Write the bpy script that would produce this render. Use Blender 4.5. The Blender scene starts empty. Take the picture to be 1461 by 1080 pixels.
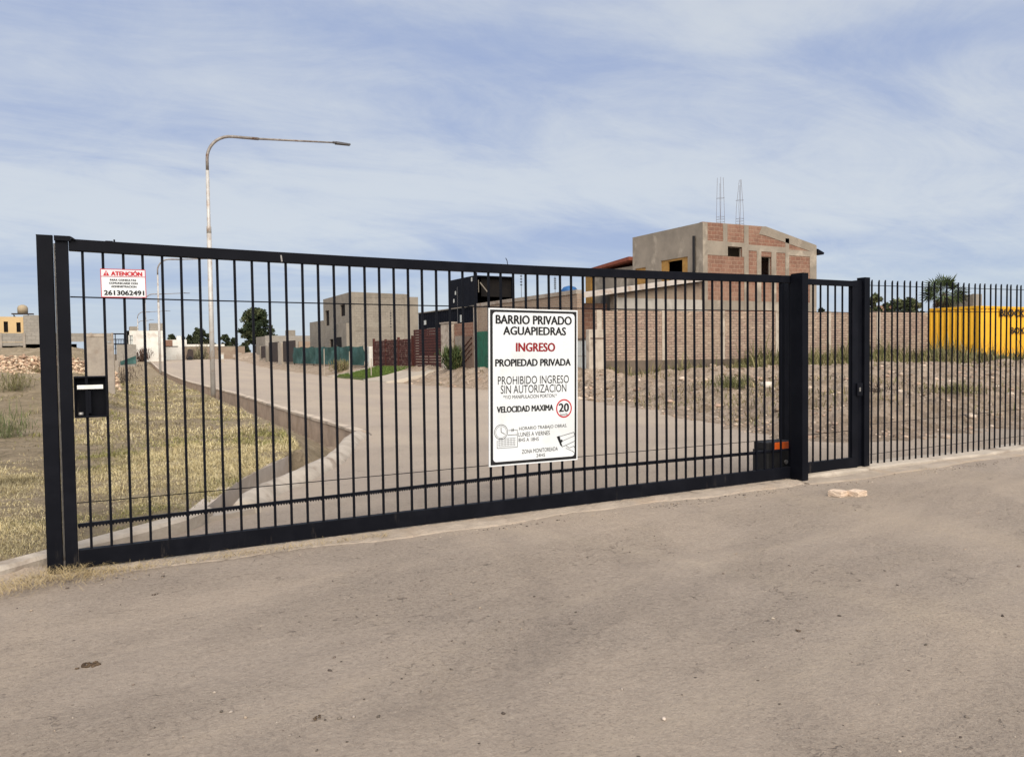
import bpy, bmesh, math, random
import numpy as np
from mathutils import Vector, Matrix
R = math.radians
scene = bpy.context.scene
col = scene.collection
rng = random.Random(7)
nrg = np.random.default_rng(11)

# ------------------------------------------------------------------ camera
cd = bpy.data.cameras.new('camera'); cam = bpy.data.objects.new('camera', cd); col.objects.link(cam)
cd.sensor_fit = 'HORIZONTAL'; cd.sensor_width = 36.0; cd.lens = 1099/1461*36
cd.clip_start = 0.05; cd.clip_end = 4000
cam.matrix_world = Matrix(((0.87812, 0.027815, -0.477631, 0.0),
                           (-0.478267, 0.024181, -0.877881, 0.0),
                           (-0.012869, 0.999321, 0.034536, 1.6),
                           (0, 0, 0, 1)))
scene.camera = cam

# ------------------------------------------------------------------ light
SUN_DIR = Vector((-0.22, -0.78, 0.76)).normalized()
scene.view_settings.view_transform = 'Standard'; scene.view_settings.look = 'None'
scene.view_settings.gamma = 1.0; scene.view_settings.exposure = 1.0
w = bpy.data.worlds.new('World'); scene.world = w; w.use_nodes = True
N = w.node_tree.nodes; L = w.node_tree.links; N.clear()
wo = N.new('ShaderNodeOutputWorld')
sky = N.new('ShaderNodeTexSky'); sky.sky_type = 'NISHITA'; sky.sun_disc = False
sky.sun_elevation = math.asin(SUN_DIR.z); sky.sun_rotation = math.atan2(SUN_DIR.x, SUN_DIR.y)
sky.air_density = 1.0; sky.dust_density = 1.0; sky.ozone_density = 1.2
b1 = N.new('ShaderNodeBackground'); b1.inputs[1].default_value = 0.065
L.new(sky.outputs[0], b1.inputs[0])
b2 = N.new('ShaderNodeBackground'); b2.inputs[1].default_value = 0.5
tc = N.new('ShaderNodeTexCoord')
def wmath(op, a, b=None, clamp=False):
    n = N.new('ShaderNodeMath'); n.operation = op; n.use_clamp = clamp
    for i, q in enumerate((a, b)):
        if q is None: continue
        if isinstance(q, (int, float)): n.inputs[i].default_value = q
        else: L.new(q, n.inputs[i])
    return n.outputs[0]
sx = N.new('ShaderNodeSeparateXYZ'); L.new(tc.outputs['Generated'], sx.inputs[0])
den = wmath('ADD', wmath('MAXIMUM', sx.outputs[2], 0.0), 0.16)      # a high flat cloud deck seen in perspective
cb = N.new('ShaderNodeCombineXYZ')
L.new(wmath('DIVIDE', sx.outputs[0], den), cb.inputs[0]); L.new(wmath('DIVIDE', sx.outputs[1], den), cb.inputs[1])
def wnoise(scale, detail, rough, dist, sc=(1, 1, 1), rot=0, off=(0, 0, 0)):
    mp = N.new('ShaderNodeMapping'); mp.inputs['Scale'].default_value = sc; mp.inputs['Rotation'].default_value = (0, 0, rot)
    mp.inputs['Location'].default_value = off
    L.new(cb.outputs[0], mp.inputs[0])
    n = N.new('ShaderNodeTexNoise'); n.inputs['Scale'].default_value = scale; n.inputs['Detail'].default_value = detail
    n.inputs['Roughness'].default_value = rough; n.inputs['Distortion'].default_value = dist
    L.new(mp.outputs[0], n.inputs['Vector']); return n.outputs['Fac']
def wramp(f, a, b):
    m = N.new('ShaderNodeMapRange'); m.interpolation_type = 'SMOOTHSTEP'
    m.inputs[1].default_value = a; m.inputs[2].default_value = b; L.new(f, m.inputs[0]); return m.outputs[0]
n1 = wnoise(0.55, 5, 0.52, 0.6, (1, 0.75, 1), R(25), (3.1, 1.7, 0))
n2 = wnoise(1.5, 10, 0.66, 1.2, (0.6, 1.25, 1), R(-38), (0.3, 5.2, 0))
n3 = wnoise(3.2, 8, 0.66, 0.8, (0.8, 1.2, 1), R(30), (7.3, 2.2, 0))
dens = wmath('ADD', wmath('ADD', wmath('MULTIPLY', n1, 0.52), wmath('MULTIPLY', n2, 0.42)), wmath('MULTIPLY', n3, 0.24))
az_ = wmath('ARCTAN2', sx.outputs[0], sx.outputs[1])
azn = wmath('DIVIDE', wmath('ADD', az_, 0.6), 2.4)
def wband(pts, width, gain):
    cr_ = N.new('ShaderNodeValToRGB'); el = cr_.color_ramp.elements; cr_.color_ramp.interpolation = 'B_SPLINE'
    for i, (a, e) in enumerate(pts):
        q = el[i] if i < 2 else el.new(0.5)
        q.position = (a+0.6)/2.4; q.color = (e, e, e, 1)
    L.new(azn, cr_.inputs[0])
    d_ = wmath('DIVIDE', wmath('SUBTRACT', wmath('ADD', sx.outputs[2], wmath('MULTIPLY', wmath('SUBTRACT', n1, 0.5), 0.16)), cr_.outputs[0]), width)
    return wmath('MULTIPLY', wmath('POWER', 2.718, wmath('MULTIPLY', wmath('MULTIPLY', d_, d_), -1.0)), gain)
dens = wmath('ADD', dens, wband([(-0.6, .17), (-0.08, .178), (.21, .185), (.45, .205), (.61, .235), (.74, .252), (.9, .248), (1.08, .235), (1.7, .2)], 0.045, 0.105))
dens = wmath('ADD', dens, wband([(-0.6, .48), (.1, .45), (.3, .395), (.48, .37), (.61, .325), (.74, .308), (.9, .31), (1.08, .287), (1.7, .28)], 0.035, -0.10))
dens = wmath('ADD', dens, wband([(-0.6, .085), (-0.08, .085), (.21, .09), (.56, .128), (.9, .13), (1.08, .105), (1.7, .1)], 0.030, -0.085))
fac = wramp(dens, 0.395, 0.745)
mixc = N.new('ShaderNodeMix'); mixc.data_type = 'RGBA'
L.new(fac, mixc.inputs[0]); mixc.inputs[6].default_value = (0.365, 0.45, 0.675, 1); mixc.inputs[7].default_value = (0.655, 0.70, 0.765, 1)
hz = wramp(sx.outputs[2], 0.0, 0.16)
mixh = N.new('ShaderNodeMix'); mixh.data_type = 'RGBA'
L.new(hz, mixh.inputs[0]); mixh.inputs[6].default_value = (0.55, 0.655, 0.77, 1); L.new(mixc.outputs[2], mixh.inputs[7])
hmix = N.new('ShaderNodeMix'); hmix.data_type = 'RGBA'; hmix.inputs[0].default_value = 0.35
L.new(mixc.outputs[2], hmix.inputs[7]); L.new(mixh.outputs[2], hmix.inputs[6])
L.new(hmix.outputs[2], b2.inputs[0])
ms = N.new('ShaderNodeMixShader'); ms.inputs[0].default_value = 0.88
L.new(b1.outputs[0], ms.inputs[1]); L.new(b2.outputs[0], ms.inputs[2]); L.new(ms.outputs[0], wo.inputs[0])
sd = bpy.data.lights.new('sun', 'SUN'); sd.energy = 2.5; sd.angle = R(70); sd.color = (1.0, 0.90, 0.775)
so = bpy.data.objects.new('sun', sd); col.objects.link(so)
so.rotation_euler = SUN_DIR.to_track_quat('Z', 'Y').to_euler(); so.location = (5, -8, 20)

# ------------------------------------------------------------------ numpy noise
def _h(ix, iy, s):
    n = (ix.astype(np.int64)*374761393 + iy.astype(np.int64)*668265263 + s*982451653) & 0xffffffff
    n = ((n ^ (n >> 13))*1274126177) & 0xffffffff
    return ((n ^ (n >> 16)) & 0xffff)/65535.0
def vn(x, y, s=0):
    x = np.asarray(x, float); y = np.asarray(y, float)
    ix = np.floor(x); iy = np.floor(y); fx = x-ix; fy = y-iy
    fx = fx*fx*(3-2*fx); fy = fy*fy*(3-2*fy)
    a = _h(ix, iy, s); b = _h(ix+1, iy, s); c = _h(ix, iy+1, s); d = _h(ix+1, iy+1, s)
    return (a*(1-fx)+b*fx)*(1-fy)+(c*(1-fx)+d*fx)*fy-0.5
def fbm(x, y, s=0, o=4):
    t = 0; a = 1.0; f = 1.0
    for k in range(o):
        t = t+a*vn(np.asarray(x)*f+k*17.3, np.asarray(y)*f-k*9.1, s+k); a *= 0.5; f *= 2.03
    return t
def sst(x, a, b):
    t = np.clip((np.asarray(x, float)-a)/(b-a), 0, 1); return t*t*(3-2*t)

# ------------------------------------------------------------------ materials
def nt(name, rough=0.8, metallic=0.0, spec=0.3):
    m = bpy.data.materials.new(name); m.use_nodes = True
    b = m.node_tree.nodes['Principled BSDF']; b.inputs['Roughness'].default_value = rough
    b.inputs['Metallic'].default_value = metallic; b.inputs['Specular IOR Level'].default_value = spec
    return m, m.node_tree.nodes, m.node_tree.links, b
def c4(c): return (c[0], c[1], c[2], 1)
class G:
    """small node-graph helper for one material"""
    def __init__(s, name, **k): s.m, s.N, s.L, s.b = nt(name, **k); s.tc = s.N.new('ShaderNodeTexCoord')
    def vec(s, scale=(1, 1, 1), rot=(0, 0, 0), loc=(0, 0, 0)):
        mp = s.N.new('ShaderNodeMapping')
        if any(rot): mp.vector_type = 'TEXTURE'; scale = tuple(1/q for q in scale)      # so that the stretch follows the turned axes
        mp.inputs['Scale'].default_value = scale
        mp.inputs['Rotation'].default_value = rot; mp.inputs['Location'].default_value = loc
        s.L.new(s.tc.outputs['Object'], mp.inputs[0]); return mp.outputs[0]
    def noise(s, scale, detail=5, rough=0.6, dist=0.0, v=None):
        n = s.N.new('ShaderNodeTexNoise'); n.inputs['Scale'].default_value = scale; n.inputs['Detail'].default_value = detail
        n.inputs['Roughness'].default_value = rough; n.inputs['Distortion'].default_value = dist
        s.L.new(v if v is not None else s.tc.outputs['Object'], n.inputs['Vector']); return n.outputs['Fac']
    def voro(s, scale, feature='F1', v=None, out='Distance', rnd=1.0):
        n = s.N.new('ShaderNodeTexVoronoi'); n.feature = feature; n.inputs['Scale'].default_value = scale
        n.inputs['Randomness'].default_value = rnd
        s.L.new(v if v is not None else s.tc.outputs['Object'], n.inputs['Vector']); return n.outputs[out]
    def ramp(s, f, a, b, lo=0.0, hi=1.0):
        m = s.N.new('ShaderNodeMapRange'); m.interpolation_type = 'SMOOTHSTEP'
        for i, q in ((1, a), (2, b), (3, lo), (4, hi)): m.inputs[i].default_value = q
        s.L.new(f, m.inputs[0]); return m.outputs[0]
    def math(s, op, a, b):
        n = s.N.new('ShaderNodeMath'); n.operation = op
        for i, q in enumerate((a, b)):
            if isinstance(q, (int, float)): n.inputs[i].default_value = q
            else: s.L.new(q, n.inputs[i])
        return n.outputs[0]
    def mix(s, f, a, b, mode='MIX'):
        n = s.N.new('ShaderNodeMix'); n.data_type = 'RGBA'; n.blend_type = mode
        for i, q in ((0, f), (6, a), (7, b)):
            if isinstance(q, (int, float)): n.inputs[i].default_value = q
            elif isinstance(q, tuple): n.inputs[i].default_value = c4(q)
            else: s.L.new(q, n.inputs[i])
        return n.outputs[2]
    def color(s, c):
        if isinstance(c, tuple): s.b.inputs['Base Color'].default_value = c4(c)
        else: s.L.new(c, s.b.inputs['Base Color'])
    def bump(s, h, strength=0.5, dist=0.01):
        n = s.N.new('ShaderNodeBump'); n.inputs['Strength'].default_value = strength; n.inputs['Distance'].default_value = dist
        s.L.new(h, n.inputs['Height']); s.L.new(n.outputs[0], s.b.inputs['Normal'])
    def rough(s, f): s.L.new(f, s.b.inputs['Roughness'])
def mottled(name, a, b, scale=4, rough=0.85, c=None, cs=0.7, bump=0.4, bs=40, bd=0.01, metallic=0.0, spec=0.3, detail=7):
    g = G(name, rough=rough, metallic=metallic, spec=spec)
    x = g.mix(g.ramp(g.noise(scale, detail, 0.65), 0.32, 0.68), a, b)
    if c: x = g.mix(g.ramp(g.noise(cs, 5, 0.6, 0.4), 0.5, 0.68), x, c)
    g.color(x)
    if bump: g.bump(g.noise(bs, 6, 0.7), bump, bd)
    return g.m
def brick_mat(name, a, b, mortar, bw, bh, ms, rough=0.9, dirt=(0.3, 0.25, 0.2), dfac=0.5, bump=0.6, off=0.5, streak=0.0):
    g = G(name, rough=rough)
    sx = g.N.new('ShaderNodeSeparateXYZ'); g.L.new(g.tc.outputs['Object'], sx.inputs[0])
    wob = g.noise(1.3, 4, 0.6)
    cb = g.N.new('ShaderNodeCombineXYZ')
    g.L.new(g.math('ADD', sx.outputs[0], sx.outputs[1]), cb.inputs[0])
    g.L.new(g.math('ADD', sx.outputs[2], g.math('MULTIPLY', wob, bh*0.6)), cb.inputs[1])
    t = g.N.new('ShaderNodeTexBrick'); g.L.new(cb.outputs[0], t.inputs['Vector'])
    t.offset = off; t.inputs['Scale'].default_value = 1; t.inputs['Brick Width'].default_value = bw; t.inputs['Row Height'].default_value = bh
    t.inputs['Mortar Size'].default_value = ms; t.inputs['Mortar Smooth'].default_value = 0.3; t.inputs['Bias'].default_value = 0.0
    t.inputs['Color1'].default_value = c4(a); t.inputs['Color2'].default_value = c4(b); t.inputs['Mortar'].default_value = c4(mortar)
    x = g.mix(g.ramp(g.noise(9, 6, 0.7), 0.35, 0.7, 0, 0.45), t.outputs['Color'], tuple(q*0.55 for q in a))
    x = g.mix(g.ramp(g.noise(0.8, 6, 0.65, 0.5), 0.42, 0.66, 0, dfac), x, dirt)
    if streak:
        x = g.mix(g.ramp(g.noise(1.0, 5, 0.7, 0.3, g.vec((2.2, 2.2, 13))), 0.50, 0.66, 0, streak), x, tuple(q*0.42 for q in b))  # dark streaks put horizontal shadow lines into the brick colour
        x = g.mix(g.ramp(g.noise(1.0, 5, 0.7, 0.3, g.vec((2.6, 2.6, 15), (0, 0, 0), (4, 1, 7))), 0.54, 0.68, 0, streak), x, tuple(min(1, q*1.45) for q in b))
        x = g.mix(g.ramp(g.voro(1.0, v=g.vec((4.0, 4.0, 12.8)), out='Color'), 0.35, 0.9, 0, .35), x, tuple(q*0.62 for q in a))
    g.color(x)
    g.bump(g.math('ADD', g.math('MULTIPLY', t.outputs['Fac'], -1.0), g.math('MULTIPLY', g.noise(30, 4, 0.7), 0.5)), bump, 0.015)
    return g.m
M = {}
def black_paint():
    g = G('black_paint', rough=0.6, spec=0.09)
    x = g.mix(g.ramp(g.noise(3, 5, 0.6), 0.4, 0.7), (0.0036, 0.0043, 0.0072), (0.0062, 0.0070, 0.0108))
    dust = g.ramp(g.noise(7, 8, 0.75, 0.0, g.vec((1.6, 1.6, 0.22))), 0.58, 0.80)
    spz = g.N.new('ShaderNodeSeparateXYZ'); g.L.new(g.tc.outputs['Object'], spz.inputs[0])
    low = g.ramp(spz.outputs[2], 0.0, 0.30, 0.62, 0.03)                    # splashed dust near the ground
    x = g.mix(g.math('MULTIPLY', dust, low), x, (0.16, 0.135, 0.11))
    x = g.mix(g.ramp(g.voro(55), 0.025, 0.05, 0.22, 0.0), x, (0.08, 0.08, 0.08))
    g.color(x); g.rough(g.ramp(g.noise(12, 4, 0.6), 0.3, 0.7, 0.42, 0.62)); g.bump(g.noise(60, 3, 0.5), 0.05, 0.003)
    return g.m
M['black'] = black_paint()
M['rubberblack'] = mottled('black_plastic', (0.006, 0.006, 0.007), (0.012, 0.012, 0.013), 8, 0.6, bump=0.1)
def road_mat():
    g = G('dusty_asphalt', rough=0.95, spec=0.15)
    grey = (0.360, 0.300, 0.243); tan = (0.392, 0.322, 0.254); warm = (0.42, 0.342, 0.262)
    rm = g.ramp(g.noise(0.8, 6, 0.62, 0.5, g.vec((0.5, 1.0, 1), (0, 0, R(19)))), 0.40, 0.62)      # rough, pitted zones; the rest is smooth dust
    rmq = g.math('ADD', g.math('MULTIPLY', rm, 0.30), 0.62)
    x = g.mix(g.ramp(g.noise(0.55, 8, 0.62, 0.5, g.vec((0.45, 1, 1), (0, 0, R(14)))), 0.36, 0.64), grey, tan)
    x = g.mix(g.ramp(g.noise(1.3, 7, 0.62, 0.4, g.vec((1.0, 0.07, 1.0), (0, 0, R(-3)))), 0.50, 0.68, 0, 0.55), x, warm)
    x = g.mix(g.ramp(g.noise(1.9, 7, 0.66, 0.3, g.vec((0.09, 1.0, 1), (0, 0, R(21)))), 0.52, 0.68, 0, 0.20), x, (0.28, 0.234, 0.192))
    x = g.mix(g.ramp(g.noise(4.5, 9, 0.82), 0.46, 0.70, 0, 0.32), x, (0.25, 0.206, 0.17))
    x = g.mix(g.ramp(g.noise(9, 8, 0.82, 0.2, g.vec((1, 1, 1), (0, 0, 0), (3, 7, 0))), 0.50, 0.68, 0, 0.35), x, (0.48, 0.40, 0.32))
    x = g.mix(g.math('MULTIPLY', rmq, g.ramp(g.noise(30, 5, 0.85), 0.46, 0.64, 0.0, 0.60)), x, (0.18, 0.147, 0.12))
    x = g.mix(g.math('MULTIPLY', rmq, g.ramp(g.noise(48, 4, 0.85), 0.53, 0.66, 0.0, 0.55)), x, (0.54, 0.46, 0.375))
    pitn = g.noise(7, 4, 0.7, 0.0, g.vec((.6, 1, 1), (0, 0, R(19))))
    pit = g.math('MULTIPLY', g.math('MULTIPLY', g.ramp(g.noise(17, 3, 0.6, 1.0), 0.60, 0.68), g.ramp(pitn, 0.46, 0.62)), g.math('ADD', g.math('MULTIPLY', rm, 0.8), 0.12))
    x = g.mix(g.math('MULTIPLY', pit, 0.85), x, (0.135, 0.108, 0.088))  # pits darkened in the colour to stand in for small bump shadows
    # open patches where the coarse aggregate shows
    so = g.N.new('ShaderNodeSeparateXYZ'); g.L.new(g.tc.outputs['Object'], so.inputs[0])
    wobt = g.math('MULTIPLY', g.noise(0.35, 2, 0.4), 0.9)
    tread = g.ramp(g.noise(1.0, 3, 0.6, 0, g.vec((16, 16, 1))), 0.40, 0.62, 0.35, 1.0)
    for (nx, ny, off, wd, am, cc) in ((-0.22, 0.975, 2.95, 0.11, .36, (0.24, 0.20, 0.165)), (-0.22, 0.975, 3.30, 0.06, .45, (0.42, 0.345, 0.268)), (-0.13, 0.99, 3.95, 0.10, .30, (0.24, 0.20, 0.165)), (-0.10, 0.995, 2.35, 0.12, .38, (0.44, 0.365, 0.28)),
                                      (0.90, -0.43, 0.30, 0.12, .30, (0.24, 0.20, 0.165)), (0.97, -0.24, 2.15, 0.13, .28, (0.24, 0.20, 0.165)), (0.96, 0.28, 4.9, 0.14, .35, (0.44, 0.365, 0.28)), (1.0, 0.0, 6.6, 0.5, .5, (0.41, 0.335, 0.255)), (1.0, 0.0, 9.2, 0.5, .45, (0.41, 0.335, 0.255)), (1.0, 0.02, 12.6, 0.7, .5, (0.42, 0.335, 0.25))):
        v_ = g.math('SUBTRACT', g.math('ADD', g.math('ADD', g.math('MULTIPLY', so.outputs[0], nx), g.math('MULTIPLY', so.outputs[1], ny)), wobt), off+0.45)
        q_ = g.math('DIVIDE', g.math('MULTIPLY', v_, v_), wd*wd)
        m_ = g.math('MULTIPLY', g.math('POWER', 2.718, g.math('MULTIPLY', q_, -1.0)), am)
        x = g.mix(g.math('MULTIPLY', m_, tread), x, cc)
    inner = g.ramp(so.outputs[1], 6.6, 9.5, 0.0, 0.58)                  # street colour is mixed paler beyond the gate
    x = g.mix(inner, x, g.mix(g.ramp(g.noise(0.5, 6, 0.6, 0.3, g.vec((1, .2, 1))), .38, .62), (0.40, 0.335, 0.275), (0.46, 0.385, 0.30)))
    patch = g.math('MULTIPLY', g.ramp(g.noise(0.8, 5, 0.6, 0.7), 0.46, 0.60), g.ramp(so.outputs[1], 6.6, 9.5, 1.0, 0.25))
    x = g.mix(g.math('MULTIPLY', patch, g.ramp(g.voro(42), 0.10, 0.34, 0.45, 0.0)), x, (0.135, 0.11, 0.09))
    sp = g.ramp(g.voro(7.0), 0.04, 0.075, 0.85, 0.0)
    sp = g.math('MULTIPLY', sp, g.ramp(g.noise(1.9, 3, 0.5), 0.47, 0.58))
    x = g.mix(sp, x, (0.075, 0.058, 0.046))
    wv = g.N.new('ShaderNodeVectorMath'); wv.operation = 'ADD'
    nn = g.N.new('ShaderNodeTexNoise'); nn.inputs['Scale'].default_value = 2.5; nn.inputs['Detail'].default_value = 6
    g.L.new(g.tc.outputs['Object'], nn.inputs['Vector'])
    g.L.new(g.tc.outputs['Object'], wv.inputs[0]); g.L.new(nn.outputs['Color'], wv.inputs[1])
    cr = g.ramp(g.voro(1.25, 'DISTANCE_TO_EDGE', wv.outputs[0]), 0.003, 0.012, 1.0, 0.0)
    cr = g.math('MULTIPLY', cr, g.ramp(g.noise(0.9, 3, 0.5, 0.2), 0.58, 0.66, 0, 0.35))
    x = g.mix(cr, x, (0.12, 0.10, 0.085))
    g.color(x)
    h = g.math('ADD', g.math('MULTIPLY', g.math('MULTIPLY', g.noise(38, 5, 0.85), rmq), 0.9), g.math('MULTIPLY', g.noise(5, 5, 0.6), 0.8)); h = g.math('SUBTRACT', h, g.math('MULTIPLY', pit, 0.6))
    g.bump(g.math('SUBTRACT', h, g.math('MULTIPLY', cr, 0.7)), 1.0, 0.03)
    return g.m
M['road'] = road_mat()
def dirt_mat(name, a, b, c, stones=(0.5, 0.44, 0.36)):
    g = G(name, rough=0.97, spec=0.1)
    x = g.mix(g.ramp(g.noise(0.7, 8, 0.65, 0.4), 0.38, 0.62), a, b)
    x = g.mix(g.ramp(g.noise(1.9, 8, 0.75, 0.5), 0.47, 0.62, 0, 0.85), x, c)
    x = g.mix(g.ramp(g.noise(7, 7, 0.78), 0.50, 0.66, 0, 0.75), x, tuple(q*0.50 for q in a))
    x = g.mix(g.ramp(g.noise(11, 6, 0.8, 0.2, g.vec((1, 1, 1), (0, 0, 0), (5, 3, 1))), 0.56, 0.68, 0, 0.7), x, tuple(q*1.35 for q in b))
    x = g.mix(g.math('MULTIPLY', g.ramp(g.voro(6), 0.10, 0.17, 0.8, 0.0), g.ramp(g.noise(1.4, 3), 0.44, 0.58)), x, stones)
    g.color(x); g.bump(g.math('ADD', g.noise(9, 8, 0.8), g.math('MULTIPLY', g.noise(2.5, 5, 0.6), 1.5)), 1.0, 0.10)
    return g.m
M['dirt'] = dirt_mat('rough_dirt', (0.355, 0.275, 0.207), (0.45, 0.36, 0.275), (0.235, 0.182, 0.125))
M['lawnsoil'] = dirt_mat('dry_lawn_soil', (0.31, 0.245, 0.16), (0.40, 0.32, 0.22), (0.235, 0.188, 0.12), (0.36, 0.3, 0.22))
M['earth'] = dirt_mat('far_earth', (0.25, 0.19, 0.13), (0.30, 0.24, 0.17), (0.17, 0.15, 0.09))
M['concrete'] = mottled('old_concrete', (0.37, 0.325, 0.27), (0.28, 0.245, 0.205), 3, 0.92, (0.235, 0.185, 0.145), 1.6, 0.6, 35, 0.012)
M['kerb'] = mottled('dusty_kerb_concrete', (0.48, 0.42, 0.345), (0.37, 0.32, 0.26), 3.5, 0.93, (0.25, 0.20, 0.155), 2.0, 0.7, 30, 0.015)
M['ditchwall'] = mottled('stained_ditch_concrete', (0.42, 0.325, 0.245), (0.31, 0.24, 0.185), 2.2, 0.93, (0.32, 0.235, 0.165), 1.1, 0.6, 25, 0.015)
M['plaster'] = mottled('grey_cement_render', (0.275, 0.245, 0.20), (0.215, 0.19, 0.155), 0.9, 0.9, (0.185, 0.165, 0.133), 0.45, 0.3, 12, 0.02)
M['render2'] = mottled('house_cement_render', (0.30, 0.258, 0.205), (0.215, 0.187, 0.15), 0.8, 0.9, (0.42, 0.365, 0.29), 0.7, 0.3, 12, 0.02)
M['block'] = brick_mat('grey_block', (0.33, 0.305, 0.265), (0.27, 0.25, 0.22), (0.24, 0.22, 0.19), 0.4, 0.2, 0.012, dirt=(0.25, 0.23, 0.19), dfac=0.4)
M['oldbrick'] = brick_mat('old_perimeter_brick', (0.36, 0.245, 0.192), (0.415, 0.32, 0.245), (0.195, 0.158, 0.127), 0.28, 0.108, 0.020, dirt=(0.42, 0.335, 0.24), dfac=0.45, bump=1.0, streak=0.75)
M['redbrick'] = brick_mat('red_hollow_brick', (0.245, 0.123, 0.083), (0.195, 0.107, 0.075), (0.33, 0.225, 0.16), 0.37, 0.195, 0.016, dirt=(0.36, 0.24, 0.17), dfac=0.4)
M['tanbrick'] = brick_mat('tan_brick', (0.33, 0.23, 0.165), (0.27, 0.185, 0.13), (0.29, 0.24, 0.19), 0.27, 0.10, 0.02, dirt=(0.36, 0.3, 0.22), dfac=0.5)
M['redwood'] = mottled('dark_red_wood', (0.085, 0.021, 0.015), (0.045, 0.014, 0.011), 7, 0.75, bump=0.4, bs=30)
M['redwood2'] = mottled('rough_red_timber', (0.13, 0.05, 0.04), (0.06, 0.022, 0.018), 9, 0.85, (0.26, 0.17, 0.135), 3.5, bump=0.5, bs=20)
M['blacksteel'] = mottled('black_container_steel', (0.0045, 0.0055, 0.0095), (0.008, 0.009, 0.014), 1.4, 0.65, bump=0.1, spec=0.08)
M['dark'] = mottled('painted_shade', (0.006, 0.005, 0.005), (0.01, 0.008, 0.007), 3, 1.0, bump=0)  # near-black colour stands in for shade inside openings, rooms and gaps
M['brownmetal'] = mottled('dark_brown_panel', (0.035, 0.026, 0.024), (0.055, 0.04, 0.033), 2, 0.8, bump=0.2)
M['white'] = mottled('white_render', (0.74, 0.72, 0.66), (0.62, 0.60, 0.54), 0.6, 0.85, (0.55, 0.51, 0.45), 0.9, 0.2, 10)
M['cream'] = mottled('yellow_ochre_render', (0.58, 0.42, 0.22), (0.50, 0.36, 0.19), 0.9, 0.88, bump=0.2, bs=8)
M['yellow'] = None
def yellow_mat():
    g = G('yellow_container_paint', rough=0.55, spec=0.35)
    x = g.mix(g.ramp(g.noise(0.8, 6, 0.65), 0.35, 0.7), (0.80, 0.44, 0.022), (0.71, 0.37, 0.022))
    st = g.ramp(g.noise(5, 7, 0.75, 0, g.vec((1.5, 1.5, 0.16))), 0.60, 0.78, 0, 0.55)
    x = g.mix(st, x, (0.36, 0.19, 0.05))
    g.color(x); g.bump(g.noise(6, 3, 0.5), 0.08, 0.01); return g.m
M['yellow'] = yellow_mat()
M['ochrewood'] = mottled('ochre_timber', (0.40, 0.225, 0.06), (0.31, 0.165, 0.045), 5, 0.7, bump=0.2)
M['galv'] = mottled('galvanised_pole', (0.50, 0.49, 0.465), (0.40, 0.385, 0.36), 3, 0.5, (0.33, 0.25, 0.19), 2.5, bump=0.1, metallic=0.15, spec=0.5)
M['pole2'] = mottled('weathered_steel_arm', (0.19, 0.165, 0.145), (0.30, 0.28, 0.26), 5, 0.55, (0.16, 0.10, 0.07), 4, bump=0.1, metallic=0.2)
M['lampgrey'] = mottled('dark_lamp_casing', (0.06, 0.06, 0.065), (0.09, 0.09, 0.095), 6, 0.5, bump=0.05)
M['signwhite'] = mottled('sign_white_vinyl', (0.70, 0.735, 0.75), (0.65, 0.685, 0.70), 1.2, 0.45, (0.60, 0.62, 0.61), 1.3, bump=0.03, bs=4)
M['signblack'] = mottled('sign_black_print', (0.009, 0.009, 0.01), (0.014, 0.014, 0.015), 5, 0.5, bump=0)
M['signred'] = mottled('sign_red_print', (0.22, 0.008, 0.012), (0.26, 0.01, 0.014), 5, 0.5, bump=0)
M['signred2'] = mottled('sign_bright_red_print', (0.48, 0.02, 0.03), (0.43, 0.018, 0.026), 5, 0.5, bump=0)
M['signpink'] = mottled('sign_pale_header', (0.74, 0.66, 0.68), (0.70, 0.63, 0.65), 3, 0.5, bump=0)
M['orange'] = mottled('orange_plastic_cover', (0.56, 0.095, 0.01), (0.46, 0.075, 0.008), 6, 0.45, bump=0.05)
M['steel'] = mottled('worn_steel', (0.35, 0.34, 0.32), (0.22, 0.21, 0.2), 14, 0.45, bump=0.1, metallic=0.6)
M['greenmesh'] = mottled('green_shade_net', (0.020, 0.062, 0.056), (0.040, 0.098, 0.088), 1.2, 0.85, (0.07, 0.15, 0.14), 1.0, bump=0.3, bs=60)
M['greensheet'] = mottled('green_sheet', (0.02, 0.12, 0.075), (0.025, 0.09, 0.058), 2, 0.7, bump=0.1)
M['sheet'] = mottled('grey_brown_sheet', (0.30, 0.26, 0.21), (0.22, 0.19, 0.16), 2, 0.75, bump=0.2)
M['sheet2'] = mottled('brown_sheet', (0.19, 0.13, 0.095), (0.14, 0.10, 0.08), 2, 0.8, bump=0.2)
M['roofmetal'] = mottled('pale_roof_sheet', (0.50, 0.455, 0.41), (0.42, 0.375, 0.33), 2, 0.6, (0.35, 0.27, 0.21), 2.0, bump=0.1)
M['roofred'] = mottled('red_roof_edge', (0.24, 0.07, 0.04), (0.17, 0.05, 0.03), 4, 0.8, bump=0.2)
M['tankblue'] = mottled('blue_plastic_tank', (0.03, 0.12, 0.30), (0.025, 0.095, 0.25), 2, 0.5, bump=0.05)
M['tanktan'] = mottled('tan_water_tank', (0.37, 0.30, 0.20), (0.29, 0.235, 0.16), 1.5, 0.7, bump=0.1)
M['rust'] = mottled('rusty_rebar', (0.13, 0.075, 0.05), (0.08, 0.05, 0.04), 8, 0.85, bump=0.2)
M['brickpale'] = mottled('pale_broken_brick', (0.66, 0.53, 0.41), (0.57, 0.44, 0.33), 9, 0.95, (0.68, 0.54, 0.41), 6, bump=0.8, bs=50)
M['bark'] = mottled('bark', (0.12, 0.09, 0.065), (0.07, 0.055, 0.04), 6, 0.95, bump=0.6, bs=12)
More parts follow.
